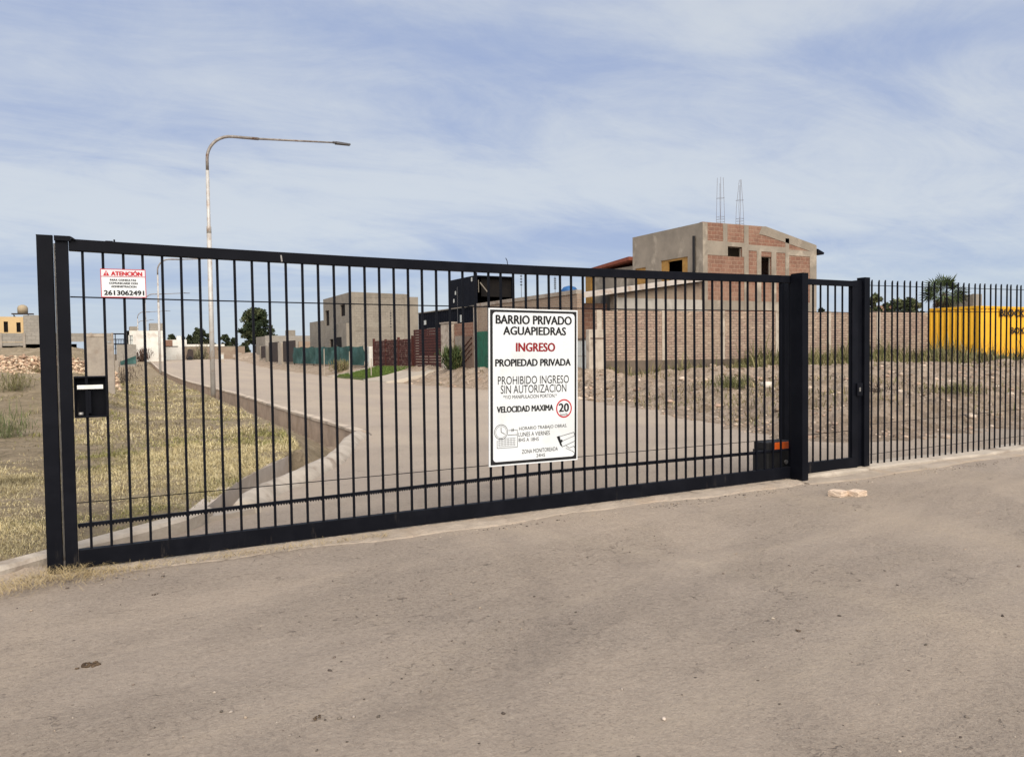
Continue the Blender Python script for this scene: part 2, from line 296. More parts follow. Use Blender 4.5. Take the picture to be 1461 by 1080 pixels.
M['path'] = mottled('pale_path_concrete', (0.42, 0.37, 0.30), (0.36, 0.31, 0.25), 1.2, 0.92, bump=0.3)
M['meter'] = mottled('pale_meter_door', (0.55, 0.57, 0.54), (0.48, 0.50, 0.47), 3, 0.6, bump=0.05)
def tint_mat(name, rough=0.9, spec=0.15, trans=0.0):
    g = G(name, rough=rough, spec=spec)
    a = g.N.new('ShaderNodeAttribute'); a.attribute_name = 'tint'
    g.color(a.outputs['Color'])
    return g.m
M['tint'] = tint_mat('leaf_and_straw')
M['stone'] = tint_mat('loose_stone', 0.95, 0.1)

# ------------------------------------------------------------------ mesh helpers
class MB:
    def __init__(s): s.v = []; s.f = []
    def add(s, vs, fs):
        o = len(s.v); s.v += [tuple(p) for p in vs]; s.f += [tuple(i+o for i in f) for f in fs]; return s
    def box(s, x0, x1, y0, y1, z0, z1):
        return s.add([(x0, y0, z0), (x1, y0, z0), (x1, y1, z0), (x0, y1, z0), (x0, y0, z1), (x1, y0, z1), (x1, y1, z1), (x0, y1, z1)],
                     [(0, 3, 2, 1), (4, 5, 6, 7), (0, 1, 5, 4), (1, 2, 6, 5), (2, 3, 7, 6), (3, 0, 4, 7)])
    def beam(s, p, q, wd, ht, up=(0, 0, 1)):
        p = Vector(p); q = Vector(q); d = (q-p).normalized(); u = Vector(up); sd = d.cross(u)
        if sd.length < 1e-4: sd = d.cross(Vector((0, 1, 0)))
        sd.normalize(); u = sd.cross(d)
        vs = [c+sd*a*wd/2+u*b*ht/2 for c in (p, q) for a, b in ((-1, -1), (1, -1), (1, 1), (-1, 1))]
        return s.add(vs, [(0, 1, 2, 3), (7, 6, 5, 4), (0, 4, 5, 1), (1, 5, 6, 2), (2, 6, 7, 3), (3, 7, 4, 0)])
    def tube(s, pts, rad, n=8, cap=True):
        pts = [Vector(p) for p in pts]; rad = rad if isinstance(rad, (list, tuple)) else [rad]*len(pts)
        o = len(s.v); prev = None
        for i, p in enumerate(pts):
            d = (pts[min(i+1, len(pts)-1)]-pts[max(i-1, 0)]).normalized()
            a = prev if prev is not None else (Vector((0, 0, 1)) if abs(d.z) < 0.9 else Vector((1, 0, 0)))
            a = (a-d*a.dot(d)).normalized(); prev = a; b = d.cross(a)
            for k in range(n):
                t = 2*math.pi*k/n; s.v.append(tuple(p+(a*math.cos(t)+b*math.sin(t))*rad[i]))
        for i in range(len(pts)-1):
            for k in range(n):
                j = (k+1) % n
                s.f.append((o+i*n+k, o+i*n+j, o+(i+1)*n+j, o+(i+1)*n+k))
        if cap:
            s.f.append(tuple(o+k for k in reversed(range(n)))); s.f.append(tuple(o+(len(pts)-1)*n+k for k in range(n)))
        return s
    def prism(s, poly, z0, z1):
        n = len(poly)
        vs = [(x, y, z0) for x, y in poly]+[(x, y, z1) for x, y in poly]
        fs = [tuple(reversed(range(n))), tuple(range(n, 2*n))]+[(i, (i+1) % n, n+(i+1) % n, n+i) for i in range(n)]
        return s.add(vs, fs)
    def build(s, name, mat, parent=None, loc=(0, 0, 0), rz=0.0, bevel=0.0, smooth=False, fix=True):
        me = bpy.data.meshes.new(name); me.from_pydata(s.v, [], s.f)
        if fix:
            bm = bmesh.new(); bm.from_mesh(me); bmesh.ops.recalc_face_normals(bm, faces=bm.faces); bm.to_mesh(me); bm.free()
        me.materials.append(M[mat] if isinstance(mat, str) else mat)
        if smooth: me.polygons.foreach_set('use_smooth', [True]*len(me.polygons))
        o = bpy.data.objects.new(name, me); col.objects.link(o); o.location = loc; o.rotation_euler = (0, 0, rz)
        if parent: o.parent = parent
        if bevel:
            b = o.modifiers.new('bevel', 'BEVEL'); b.width = bevel; b.segments = 2; b.limit_method = 'ANGLE'
        return o
def tag(o, label, cat, group=None):
    o['label'] = label; o['category'] = cat
    if group: o['group'] = group
    return o
def kind(o, k): o['kind'] = k; return o
def thing(name, label, cat, loc=(0, 0, 0), rz=0.0, group=None):
    o = bpy.data.objects.new(name, None); col.objects.link(o); o.empty_display_size = 0.2
    o.location = loc; o.rotation_euler = (0, 0, rz); return tag(o, label, cat, group)
def npmesh(name, V, F, mat, tint=None, parent=None, smooth=False):
    """V (n,3), F (m,k) arrays; tint (n,3) per-vertex colour"""
    me = bpy.data.meshes.new(name); n = len(V); m, k = F.shape
    me.vertices.add(n); me.vertices.foreach_set('co', np.asarray(V, np.float32).ravel())
    me.loops.add(m*k); me.loops.foreach_set('vertex_index', np.asarray(F, np.int32).ravel())
    me.polygons.add(m); me.polygons.foreach_set('loop_start', np.arange(0, m*k, k, dtype=np.int32))
    me.polygons.foreach_set('loop_total', np.full(m, k, np.int32))
    me.update(calc_edges=True); me.validate()
    if tint is not None:
        a = me.attributes.new('tint', 'FLOAT_COLOR', 'POINT')
        a.data.foreach_set('color', np.concatenate([tint, np.ones((n, 1))], 1).astype(np.float32).ravel())
    if smooth: me.polygons.foreach_set('use_smooth', [True]*len(me.polygons))
    me.materials.append(M[mat] if isinstance(mat, str) else mat); o = bpy.data.objects.new(name, me); col.objects.link(o)
    if parent: o.parent = parent
    return o
def grid(name, P, mat, smooth=True):
    r, c, _ = P.shape; idx = np.arange(r*c).reshape(r, c)
    F = np.stack([idx[:-1, :-1], idx[:-1, 1:], idx[1:, 1:], idx[1:, :-1]], -1).reshape(-1, 4)
    return npmesh(name, P.reshape(-1, 3), F, mat, smooth=smooth)
def wall_mb(wd, top, t, holes=(), extra=()):
    """wall standing on local X 0..wd, front face at y=0 looking to -Y, thickness t, real openings (x0,x1,z0,z1) with reveals; top is a height or list of (x, z)"""
    prof = [(0, top), (wd, top)] if isinstance(top, (int, float)) else list(top)
    tz = lambda x: float(np.interp(x, [p[0] for p in prof], [p[1] for p in prof]))
    xs = sorted(set([0, wd]+[p[0] for p in prof]+[h[0] for h in holes]+[h[1] for h in holes]+list(extra)))
    b = MB()
    for a, c in zip(xs[:-1], xs[1:]):
        hs = sorted([h for h in holes if h[0] <= a+1e-6 and h[1] >= c-1e-6], key=lambda h: h[2]); z = 0; segs = []
        for h in hs:
            if h[2] > z: segs.append((z, z, h[2], h[2]))
            z = h[3]
        segs.append((z, z, tz(a), tz(c)))
        for z0, z0b, z1, z1b in segs:
            for y, flip in ((0, 0), (t, 1)):
                q = [(a, y, z0), (c, y, z0b), (c, y, z1b), (a, y, z1)]
                b.add(q[::-1] if flip else q, [(0, 1, 2, 3)])
        b.add([(a, 0, tz(a)), (c, 0, tz(c)), (c, t, tz(c)), (a, t, tz(a))], [(0, 1, 2, 3)])
    b.add([(0, 0, 0), (0, t, 0), (0, t, tz(0)), (0, 0, tz(0))], [(0, 1, 2, 3)])
    b.add([(wd, 0, 0), (wd, t, 0), (wd, t, tz(wd)), (wd, 0, tz(wd))], [(3, 2, 1, 0)])
    for x0, x1, z0, z1 in holes:
        b.add([(x0, 0, z0), (x1, 0, z0), (x1, 0, z1), (x0, 0, z1), (x0, t, z0), (x1, t, z0), (x1, t, z1), (x0, t, z1)],
              [(0, 1, 5, 4), (1, 2, 6, 5), (2, 3, 7, 6), (3, 0, 4, 7)])
    return b
WEST = -math.pi/2   # wall whose front looks to -X; its local X runs towards -Y

# ------------------------------------------------------------------ terrain
def road_z(y): return np.interp(y, [-50, 50, 62, 80, 93, 104, 130, 400], [0, 0, 0.10, 0.32, 0.78, 1.15, 1.3, 2.0])
LAWN_EDGE = [(-8, 0.9), (-3, 4.75), (-0.6, 6.68), (-0.13, 7.07), (0.36, 7.43), (0.70, 7.74), (0.95, 8.13), (1.09, 8.45), (1.34, 9.14), (1.58, 9.67),
             (1.86, 10.28), (2.17, 10.83), (2.61, 11.70), (2.86, 12.12), (3.02, 13.4), (3.25, 15.38), (3.42, 18.5), (3.45, 21), (3.48, 24.7), (3.75, 31), (4.0, 45),
             (4.3, 60), (4.8, 80), (5.2, 96)]
def left_z(x, y):
    x = np.asarray(x, float); y = np.asarray(y, float)
    z = 0.12+(road_z(y)-0.0)
    z = z+0.95*sst(1.7-x, 0, 2.6)*sst(y, 15, 33)*(1-sst(y, 60, 90)*0.3)
    z = z+1.02*sst(0.9-x, -.7, 1.0)*sst(y, 36.5, 46)*(1-sst(y, 58, 80))
    z = z+0.05*fbm(x*0.9, y*0.9, 3)*sst(y, 7, 12)+0.035*fbm(x*3.1, y*3.1, 8, 3)*sst(y, 6, 9)
    z = z+0.16*fbm(x*0.6, y*0.6, 21)*sst(1.5-x, 0, 2.5)*sst(y, 14, 24)
    return z
RE = np.array([(70, 7.9), (30, 7.95), (13, 8.05), (11.0, 8.35), (10.35, 9.4), (10.9, 11.0), (11.5, 12.6), (12.7, 16.5), (13.7, 20.6), (14.3, 26), (14.4, 29), (14.0, 34), (14.1, 50), (14.6, 66), (15.0, 80), (15.2, 92), (15.4, 100)], float)
def redge(x, y):
    """signed distance to the road's right edge, positive on the lot"""
    x = np.asarray(x, float).ravel(); y = np.asarray(y, float).ravel(); best = np.full(x.shape, 1e9); sg = np.ones_like(x)
    for a, b in zip(RE[:-1], RE[1:]):
        d = b-a; t = np.clip(((x-a[0])*d[0]+(y-a[1])*d[1])/(d@d), 0, 1)
        dx = x-a[0]-t*d[0]; dy = y-a[1]-t*d[1]; dd = np.hypot(dx, dy); s = -np.sign(d[0]*dy-d[1]*dx)
        m = dd < best; best = np.where(m, dd, best); sg = np.where(m, s, sg)
    return best*sg
def right_z(x, y):
    shp = np.shape(x); d = redge(x, y).reshape(shp); x = np.asarray(x, float); y = np.asarray(y, float)
    e = sst(d, 0.2, 2.0)
    zm = 0.90-0.16*sst(y, 24.5, 32)-0.2*sst(y, 42, 60)*sst(17-x, -1, 1)
    z = road_z(y)-0.035+0.05*sst(d, -0.2, 0.5)+0.30*sst(d, 0.6, 3.2)
    r0 = np.interp(y, [20, 27], [3.0, 0.6]); r1 = np.interp(y, [20, 27], [10.5, 3.9]); tq = np.clip((d-r0)/(r1-r0), 0, 1); z = z+(zm-0.28)*tq*tq*(3-2*tq)
    z = z+e*(0.18*fbm(x*0.42, y*0.42, 31)+0.16*fbm(x*1.3, y*1.3, 5, 4)+0.17*fbm(x*3.4, y*3.4, 9, 5))*(1-0.6*sst(y, 38, 50))*(1-0.75*sst(x, 25, 31)*sst(y, 17.5, 19.5))-0.10*sst(x, 30, 35)*sst(y, 16, 20)
    z = z+0.05*fbm(x*1.4, y*1.4, 13)*(1-e)
    z = z+0.18*np.exp(-((d-3.1)/1.1)**2)*sst(y, 10, 13)*(1-sst(y, 30, 36))            # the graded spoil bank along the roadside
    tw = 25.85-.167*(x-17.95)-y                                                             # the trench left along the wall footing
    z = z-0.46*np.exp(-((tw-.35)/.75)**4)*sst(x, 18.3, 18.8)*(1-sst(x, 24.0, 25.5))-0.10*sst(x, 17, 19)*(1-sst(x, 24, 27))*sst(y, 17, 21)*(tw > 0)
    return z
def base_z(x, y):
    r = np.hypot(x, y)
    return np.where(r < 90, -0.9, -0.9+2.1*sst(r, 90, 118))+sst(r, 200, 900)*3
# the one big sheet under everything, out to the horizon
ang = np.linspace(0, 2*math.pi, 181); rad = np.concatenate([[0.5], np.geomspace(5, 3500, 60)])
A, RR = np.meshgrid(ang, rad); X = RR*np.cos(A); Y = RR*np.sin(A)
kind(grid('ground', np.stack([X, Y, base_z(X, Y)], -1), 'earth'), 'structure')

# road with the dusty forecourt in front of the gate
LB = [(-20, -60), (0.0, -60), (0.9, -8), (4.6, -3.05), (6.5, -0.62), (6.9, -0.13), (7.27, 0.38), (7.58, 0.72), (7.92, 0.99), (8.25, 1.22), (8.45, 1.44), (9.04, 1.84), (9.94, 2.44), (11.58, 3.26),
      (13.21, 3.99), (14.2, 4.42), (14.6, 4.62), (17.36, 4.70), (20.4, 4.74), (24.8, 4.89), (31.4, 5.08), (35.1, 5.06), (48, 5.08), (60, 5.2), (80, 5.6), (97, 6.0), (100, 6.0)]
ys = np.concatenate([np.linspace(-20, 0.5, 12), np.linspace(0.9, 16, 150), np.geomspace(16.2, 104, 110)])
lb = np.interp(ys, [p[0] for p in LB], [p[1] for p in LB])
rb = np.interp(ys, [-20, 6.5, 7.9, 9.0, 12, 21, 30, 50, 80, 104], [70, 70, 40, 16, 14.5, 16.5, 17.5, 17, 18, 18.5])
tt = np.linspace(0, 1, 150)
X = lb[:, None]+(rb-lb)[:, None]*tt[None]; Y = np.repeat(ys[:, None], 150, 1)
Z = road_z(Y)+0.018*fbm(X*0.5, Y*0.5, 2, 3)*sst(np.hypot(X, Y-6.5), 0.5, 2.5)
kind(grid('road', np.stack([X, Y, Z], -1), 'road'), 'structure')

# left lot: dry lawn that climbs to a rough bank
be = np.array(LAWN_EDGE); seg = np.concatenate([[0], np.cumsum(np.hypot(*np.diff(be, axis=0).T))])
s = np.concatenate([np.linspace(0, seg[2], 10)[:-1], np.linspace(seg[2], seg[18], 160)[:-1], np.linspace(seg[18], seg[-1], 110)])
bx = np.interp(s, seg, be[:, 0]); by = np.interp(s, seg, be[:, 1])
bx = bx-np.interp(s, [seg[5], seg[6], seg[11], seg[12]], [0, .11, .11, 0])      # the lawn stops behind the ditch wall
fx = np.full_like(s, -45.0); fy = np.interp(s, [0, seg[2], seg[13], seg[18], seg[-1]], [25, 30, 42, 52, 110])
t = np.linspace(0, 1, 150)**2.2
X = bx[:, None]+(fx-bx)[:, None]*t; Y = by[:, None]+(fy-by)[:, None]*t
Z = left_z(X, Y)
# a skirt that slopes into the ditch along the street
sk = np.interp(s, [0, seg[12], seg[13], seg[15], seg[19], seg[-1]], [0.0, 0.0, 0.40, 0.95, 0.98, 0.85])
skx = bx+sk; sky_ = by.copy(); skz = np.where(sk > 0.1, -0.34, -0.6)+road_z(by)
mid = np.stack([bx+sk*0.35, by, Z[:, 0]-0.16*sst(sk, 0.1, 0.4)-0.02+0.04*fbm(by*2, bx*2, 4)], -1)
P = np.concatenate([np.stack([skx, sky_, skz], -1)[:, None], mid[:, None], np.stack([X, Y, Z], -1)], 1)
kind(grid('lawn_ground', P, 'lawnsoil'), 'structure')

# right lot: rough dirt, polar sheet so that it stays fine near the camera
az = np.linspace(R(-6), R(84), 560); rr = np.geomspace(9.5, 120, 470)
A, RR = np.meshgrid(az, rr); X = RR*np.sin(A)+0.0; Y = RR*np.cos(A)+0.0
keep = redge(X, Y).reshape(X.shape)
Z = right_z(X, Y)
idx = np.arange(X.size).reshape(X.shape)
F = np.stack([idx[:-1, :-1], idx[1:, :-1], idx[1:, 1:], idx[:-1, 1:]], -1).reshape(-1, 4)
okv = ((keep > -0.8) & (Y > 7.0) & (Y < 104) & (X < 95)).ravel()
F = F[okv[F].all(1)]
kind(npmesh('dirt_lot', np.stack([X, Y, Z], -1).reshape(-1, 3), F, 'dirt', smooth=True), 'structure')

# concrete: kerb, ditch walls, rounded rim, ditch floor, strip under the gate
def offset_line(pts, d):
    P = [Vector((p[0], p[1])) for p in pts]; out = []
    for i, p in enumerate(P):
        a = (P[min(i+1, len(P)-1)]-P[max(i-1, 0)]).normalized(); out.append(p+Vector((-a.y, a.x))*d)
    return out
def ribbon(name, pts, sec, mat, smooth=False):
    """sweep a cross-section [(offset to the left, z)] along pts [(x, y)] or [(x, y, dz)]"""
    b = MB(); n = len(sec); lines = [offset_line(pts, o) for o, z in sec]
    for i in range(len(pts)):
        dz = pts[i][2] if len(pts[i]) > 2 else 0
        for k, (o, z) in enumerate(sec):
            p = lines[k][i]; b.v.append((p.x, p.y, z+dz+(rng.uniform(-.008, .008) if z > -0.1 else 0)))
    for i in range(len(pts)-1):
        for k in range(n):
            j = (k+1) % n; b.f.append((i*n+k, i*n+j, (i+1)*n+j, (i+1)*n+k))
    b.f.append(tuple(range(n))); b.f.append(tuple((len(pts)-1)*n+k for k in reversed(range(n))))
    return b.build(name, mat, smooth=smooth)
def dense(pts, step=0.35):
    out = []
    for a, b in zip(pts[:-1], pts[1:]):
        a = Vector(a); b = Vector(b); n = max(1, int((b-a).length/step))
        out += [tuple(a.lerp(b, i/n)) for i in range(n)]
    return out+[tuple(pts[-1])]
kind(ribbon('kerb', dense([(-8, 0.85), (-3, 4.6), (-0.6, 6.5), (-0.13, 6.9), (0.38, 7.27), (0.72, 7.58), (0.99, 7.95)]),
            [(0, -0.3), (0.0, 0.10), (0.03, 0.125), (0.15, 0.13), (0.17, 0.10), (0.17, -0.3)], 'kerb'), 'structure')
kind(ribbon('ditch_wall', dense([(0.93, 7.98), (1.09, 8.42), (1.34, 9.14), (1.58, 9.67), (1.86, 10.28), (2.17, 10.83), (2.61, 11.70), (2.86, 12.12)]),
            [(0.02, -0.6), (0.02, 0.115), (0.14, 0.125), (0.14, -0.6)], mottled('grey_ditch_concrete', (0.52, 0.45, 0.375), (0.42, 0.36, 0.30), 2.5, .93, (0.40, 0.33, 0.265), 1.5, .6, 25, .015)), 'structure')
rim = [(1.24, 8.13), (1.40, 8.62), (1.70, 9.18), (1.94, 9.55), (2.30, 10.06), (2.63, 10.62), (3.0, 11.2), (3.45, 12.2), (3.97, 13.55), (4.30, 14.2), (4.60, 14.75)]
kind(ribbon('ditch_rim', dense(rim, 0.2), [(0.06, -0.6), (0.07, 0.06), (0.03, 0.105), (-0.05, 0.118), (-0.12, 0.095), (-0.19, 0.045), (-0.25, -0.02), (-0.25, -0.3)], 'kerb', smooth=True), 'structure')
kind(ribbon('street_ditch_wall', [(p[0], p[1], float(road_z(p[1]))) for p in dense([(4.52, 14.45), (4.58, 17.36), (4.62, 20.4), (4.77, 24.8), (4.96, 31.4), (4.94, 35.1), (4.96, 48), (5.08, 60), (5.5, 80), (5.85, 96)], 1.0)],
            [(0.07, -0.6), (0.06, 0.06), (-0.11, 0.06), (-0.12, -0.3)], 'ditchwall'), 'structure')
kind(ribbon('ditch_coping', [(p[0], p[1], float(road_z(p[1]))) for p in dense([(4.52, 14.45), (4.58, 17.36), (4.62, 20.4), (4.77, 24.8), (4.96, 31.4), (4.94, 35.1), (4.96, 48), (5.08, 60), (5.5, 80), (5.85, 96)], .6)],
            [(0.085, 0.062), (0.085, 0.115), (-0.10, 0.12), (-0.13, 0.062)], mottled('pale_coping', (0.55, 0.46, 0.36), (0.42, 0.35, 0.275), 2.5, .9, (0.30, 0.25, 0.2), 1.3)), 'structure')
kind(ribbon('culvert_wall', [(0.85, 7.85), (1.4, 8.05)], [(0, -0.6), (0, 0.05), (0.14, 0.05), (0.14, -0.6)], 'concrete'), 'structure')
fl = []
for y in np.concatenate([np.linspace(7.8, 20, 40), np.linspace(21, 97, 50)]):
    fl.append([(x, y, -0.40+0.20*float(1-sst(y, 11.5, 14))+float(road_z(y))+0.05*float(fbm(np.array([x*1.5]), np.array([y*1.5]), 6)[0])) for x in np.linspace(0.6, 6.2, 24)])
kind(grid('ditch_floor', np.array(fl), 'dirt'), 'structure')
sl = ribbon('gate_threshold', [(x, 6.30+0.05*math.sin(x*1.7)+0.03*math.sin(x*5.1)+rng.uniform(-.012, .012)) for x in np.linspace(-0.05, 7.6, 150)],
            [(0, -0.03), (0.03, 0.006), (0.14, 0.022), (0.62, 0.016), (0.62, -0.1)], mottled('threshold_concrete', (0.44, 0.37, 0.295), (0.36, 0.30, 0.24), 3, 0.95, (0.40, 0.315, 0.235), 1.1, 1.0, 30, 0.025))
kind(sl, 'structure')
X, Y = np.meshgrid(np.linspace(-2.6, -0.05, 60), np.linspace(0, 1, 26)); kl = np.interp(X, [-3, -0.6, -0.13, 0], [4.6, 6.5, 6.9, 7.0])
YY = kl+.03-Y*(0.62+.18*np.sin(X*4)+.1*fbm(X*5, X*0, 14)); ZZ = 0.085*(1-Y)**1.6*(1-sst(X, -.5, -.1)*.5)-.012+0.03*fbm(X*6, YY*6, 15, 4)*(1-Y)+.012*fbm(X*19, YY*19, 16)*(1-Y)
kind(grid('cement_spill', np.stack([X, YY, ZZ], -1), sl.data.materials[0]), 'structure')
kind(ribbon('fence_kerb', [(x, 6.46+0.03*math.sin(x*2.1)) for x in np.linspace(7.5, 42, 120)], [(0, -0.1), (0.01, 0.035), (0.05, 0.05), (0.36, 0.055), (0.40, -0.1)], 'kerb'), 'structure')
kind(ribbon('fence_footing', [(x, 6.20+0.05*math.sin(x*1.3)+0.03*math.sin(x*3.7)) for x in np.linspace(7.35, 42, 120)], [(0, -0.1), (0.02, 0.012), (0.14, 0.02), (0.255, 0.02), (0.255, -0.1)], sl.data.materials[0]), 'structure')

# ------------------------------------------------------------------ sliding gate
GY = 6.585
gate = thing('sliding_gate', 'wide black steel sliding gate of thin vertical bars closing the street entrance', 'gate', (3.6, GY, 0))
def sag(x): u = (x+0.1)/7.5; return 0.030*4*u*(1-u)*(1.1-0.2*u)
def gp(mb, name, mat='black', parent=None, **k):
    o = mb.build(name, mat, parent or gate, (-3.6, -GY, 0), **k); return o
b = MB(); xs = np.linspace(-0.131, 7.5, 22)
def railsweep(x, z0, z1, sg, y0=6.555, y1=6.615):
    b = MB(); n = len(x)
    for q in x: b.v += [(q, y0, z0-sg(q)), (q, y1, z0-sg(q)), (q, y1, z1-sg(q)), (q, y0, z1-sg(q))]
    for i in range(n-1):
        for k in range(4): b.f.append((i*4+k, i*4+(k+1) % 4, i*4+4+(k+1) % 4, i*4+4+k))
    b.f += [(3, 2, 1, 0), tuple(4*(n-1)+k for k in range(4))]; return b
gp(railsweep(xs, 2.386, 2.472, sag), 'top_rail', bevel=0.004)
gp(MB().box(-0.131, 7.5, 6.553, 6.617, 0.028, 0.165), 'bottom_rail', bevel=0.004)
gp(MB().box(-0.1, 7.5, 6.566, 6.604, 0.012, 0.028), 'wheel_track', 'steel')
gp(MB().box(-0.217, -0.1335, 6.55, 6.62, 0.028, 2.472), 'stile', bevel=0.004)
gp(MB().box(7.42, 7.5, 6.566, 6.612, 0.165, 2.386), 'stile', bevel=0.004)
barm = None
for k in range(55):
    x = -0.045+0.1353*k; top = 2.388-sag(x)
    if k == 7: x += 0.004
    if barm is None:
        barm = gp(MB().box(-0.0093, 0.0093, -0.0093, 0.0093, 0, 1), 'bar', bevel=0.0); br = barm
    else:
        br = barm.copy(); col.objects.link(br); br.parent = gate
    br.location = (x-3.6, 0.0+rng.uniform(-.001, .001), 0.160); br.scale = (1, 1, top-0.158)
    br.rotation_euler = (rng.gauss(0, .0012), rng.gauss(0, .0015), 0)
def wsag(x): u = (x+0.1)/7.2; return 0.016*4*u*(1-u)
gp(MB().tube([(x, 6.574, 2.047-wsag(x)) for x in xs[:21]], 0.005, 6), 'upper_wire')
gp(MB().tube([(x, 6.574, 0.515-0.003*math.sin(x)) for x in xs[:21]], 0.0035, 6), 'lower_wire')
rack = MB(); z0 = 0.30
zr = lambda x: 0.318+0.012*x if x < 4 else 0.366-0.006*(x-4)
rx = np.linspace(-0.13, 7.45, 30); n = len(rx)
for q in rx: rack.v += [(q, 6.598, zr(q)+0.012), (q, 6.625, zr(q)+0.012), (q, 6.625, zr(q)+0.036), (q, 6.598, zr(q)+0.036)]
for i in range(n-1):
    for k in range(4): rack.f.append((i*4+k, i*4+(k+1) % 4, i*4+4+(k+1) % 4, i*4+4+k))
q = -0.12
while q < 7.3:
    z = zr(q)+0.012; rack.add([(q-0.007, 6.604, z), (q+0.007, 6.604, z), (q+0.007, 6.622, z), (q-0.007, 6.622, z), (q-0.0025, 6.604, z-0.012), (q+0.0025, 6.604, z-0.012), (q+0.0025, 6.622, z-0.012), (q-0.0025, 6.622, z-0.012)],
             [(4, 7, 6, 5), (0, 1, 5, 4), (1, 2, 6, 5), (2, 3, 7, 6), (3, 0, 4, 7)]); q += 0.0225
gp(rack, 'gear_rack')
gp(MB().prism([(-0.235, 0), (-0.09, 0), (-0.09, 0.05), (-0.235, 0.05)], 0, 1) if False else MB().box(-0.222, -0.115, 6.53, 6.552, 2.452, 2.489).beam((-0.115, 6.541, 2.481), (-0.088, 6.541, 2.462), 0.022, 0.012), 'guide_hook', bevel=0.002)
gp(MB().tube([(0.17, 6.585, 2.468), (0.17, 6.585, 2.487)], 0.006, 6).box(0.11, 0.16, 6.57, 6.60, 2.468, 2.474), 'stop_bolt')
gp(MB().beam((1.398, 6.553, 2.425), (1.404, 6.553, 2.372), 0.012, 0.004, (0, 1, 0)), 'wire_tie', 'steel')
gp(MB().tube([(3.553, 6.585, 2.43), (3.545, 6.585, 2.48), (3.53, 6.585, 2.505)], 0.004, 6), 'wire_tie')

# posts
def post(name, label, x0, x1, y0, y1, h, cat='post'):
    t = thing(name, label, cat, ((x0+x1)/2, (y0+y1)/2, 0)); hx = (x1-x0)/2; hy = (y1-y0)/2
    MB().box(-hx, hx, -hy, hy, -0.15, h-0.004).build('post_tube', 'black', t, bevel=0.005)
    MB().box(-hx-0.0015, hx+0.0015, -hy-0.0015, hy+0.0015, h-0.004, h).build('cap_plate', 'black', t, bevel=0.0015)
    return t
lp = post('gate_post', 'black square steel post the sliding gate shuts against, beside the dry grass', -0.334, -0.232, 6.554, 6.66, 2.492)
MB().box(0.054, 0.064, 0.0, 0.03, 0.12, 2.44).build('gap_strip', 'steel', lp)  # thin pale strip set in the gap between post and gate
post('gate_post', 'black front post at the gate motor, between sliding gate and narrow gate', 7.387, 7.489, 6.37, 6.55, 2.49)
post('gate_post', 'dark inner guide post standing just behind the orange capped motor', 7.745, 7.93, 6.96, 7.06, 2.50)
post('gate_post', 'black post between the narrow gate and the pointed bar fence', 8.757, 8.862, 6.56, 6.68, 2.50)

# pedestrian gate
pg = thing('pedestrian_gate', 'narrow black pedestrian gate with six vertical bars and a small lock', 'gate', (8.1, 6.60, 0))
P_ = dict(parent=pg, loc=(-8.1, -6.60, 0), bevel=0.003)
MB().box(7.495, 8.64, 6.57, 6.63, 2.378, 2.447).build('top_rail', 'black', **P_)
MB().box(7.495, 8.64, 6.57, 6.63, 0.055, 0.185).build('bottom_rail', 'black', **P_)
MB().box(8.535, 8.64, 6.572, 6.628, 0.185, 2.378).build('stile', 'black', **P_)
MB().box(7.495, 7.56, 6.572, 6.628, 0.185, 2.378).build('stile', 'black', **P_)
MB().box(8.642, 8.755, 6.60, 6.66, 0.06, 2.46).build('door_jamb', 'black', **P_)
bb = None
for k in range(7):
    x = 7.705+0.1345*k
    if bb is None: bb = bo = MB().box(-0.0085, 0.0085, -0.0085, 0.0085, 0.18, 2.382).build('bar', 'black', pg)
    else: bo = bb.copy(); col.objects.link(bo); bo.parent = pg
    bo.location = (x-8.1, 0, 0)
for z in (2.04, 0.53): MB().tube([(7.56, 6.588, z), (8.60, 6.588, z+0.004)], 0.004, 6).build('tie_wire', 'black', pg, (-8.1, -6.60, 0))
lk = MB().box(8.60, 8.70, 6.545, 6.572, 0.98, 1.14).build('lock_box', 'black', **P_)
MB().box(8.628, 8.655, 6.538, 6.5455, 1.035, 1.085).build('lock_cylinder', 'steel', lk)

# palisade fence to the right
pf = thing('bar_fence', 'long black fence of closely set pointed vertical bars beside the narrow gate', 'fence', (20, 6.67, 0))
pale = None
for k in range(98):
    x = 8.905+0.1348*k
    if x > 22.2: break
    if pale is None:
        m = MB(); m.box(-0.0085, 0.0085, -0.0085, 0.0085, 0.03, 2.455)
        m.add([(-0.0085, -0.0085, 2.455), (0.0085, -0.0085, 2.455), (0.0085, 0.0085, 2.455), (-0.0085, 0.0085, 2.455), (0.004, -0.0085, 2.485), (0.0085, -0.0085, 2.485), (0.0085, 0.0085, 2.485), (0.004, 0.0085, 2.485)],
              [(4, 5, 6, 7), (0, 1, 5, 4), (1, 2, 6, 5), (2, 3, 7, 6), (3, 0, 4, 7)])
        pale = po = m.build('bar', 'black', pf)
    else: po = pale.copy(); col.objects.link(po); po.parent = pf
    po.location = (x-20+rng.gauss(0, .0022), 0, 0.011*(x-9)+rng.gauss(0, .003)); po.rotation_euler = (rng.gauss(0, .002), rng.gauss(0, .0016), rng.uniform(-.1, .1))
for i, (z, r_, y) in enumerate(((2.41, 0.0045, 6.657), (2.07, 0.0045, 6.657), (0.58, 0.003, 6.657), (0.185, 0.0035, 6.657))):
    MB().tube([(x, y, z+0.0105*(x-9)*(1 if i < 3 else .4)) for x in (8.88, 14, 22.2)], r_, 6).build('tie_wire', 'black', pf, (-20, -6.67, 0))

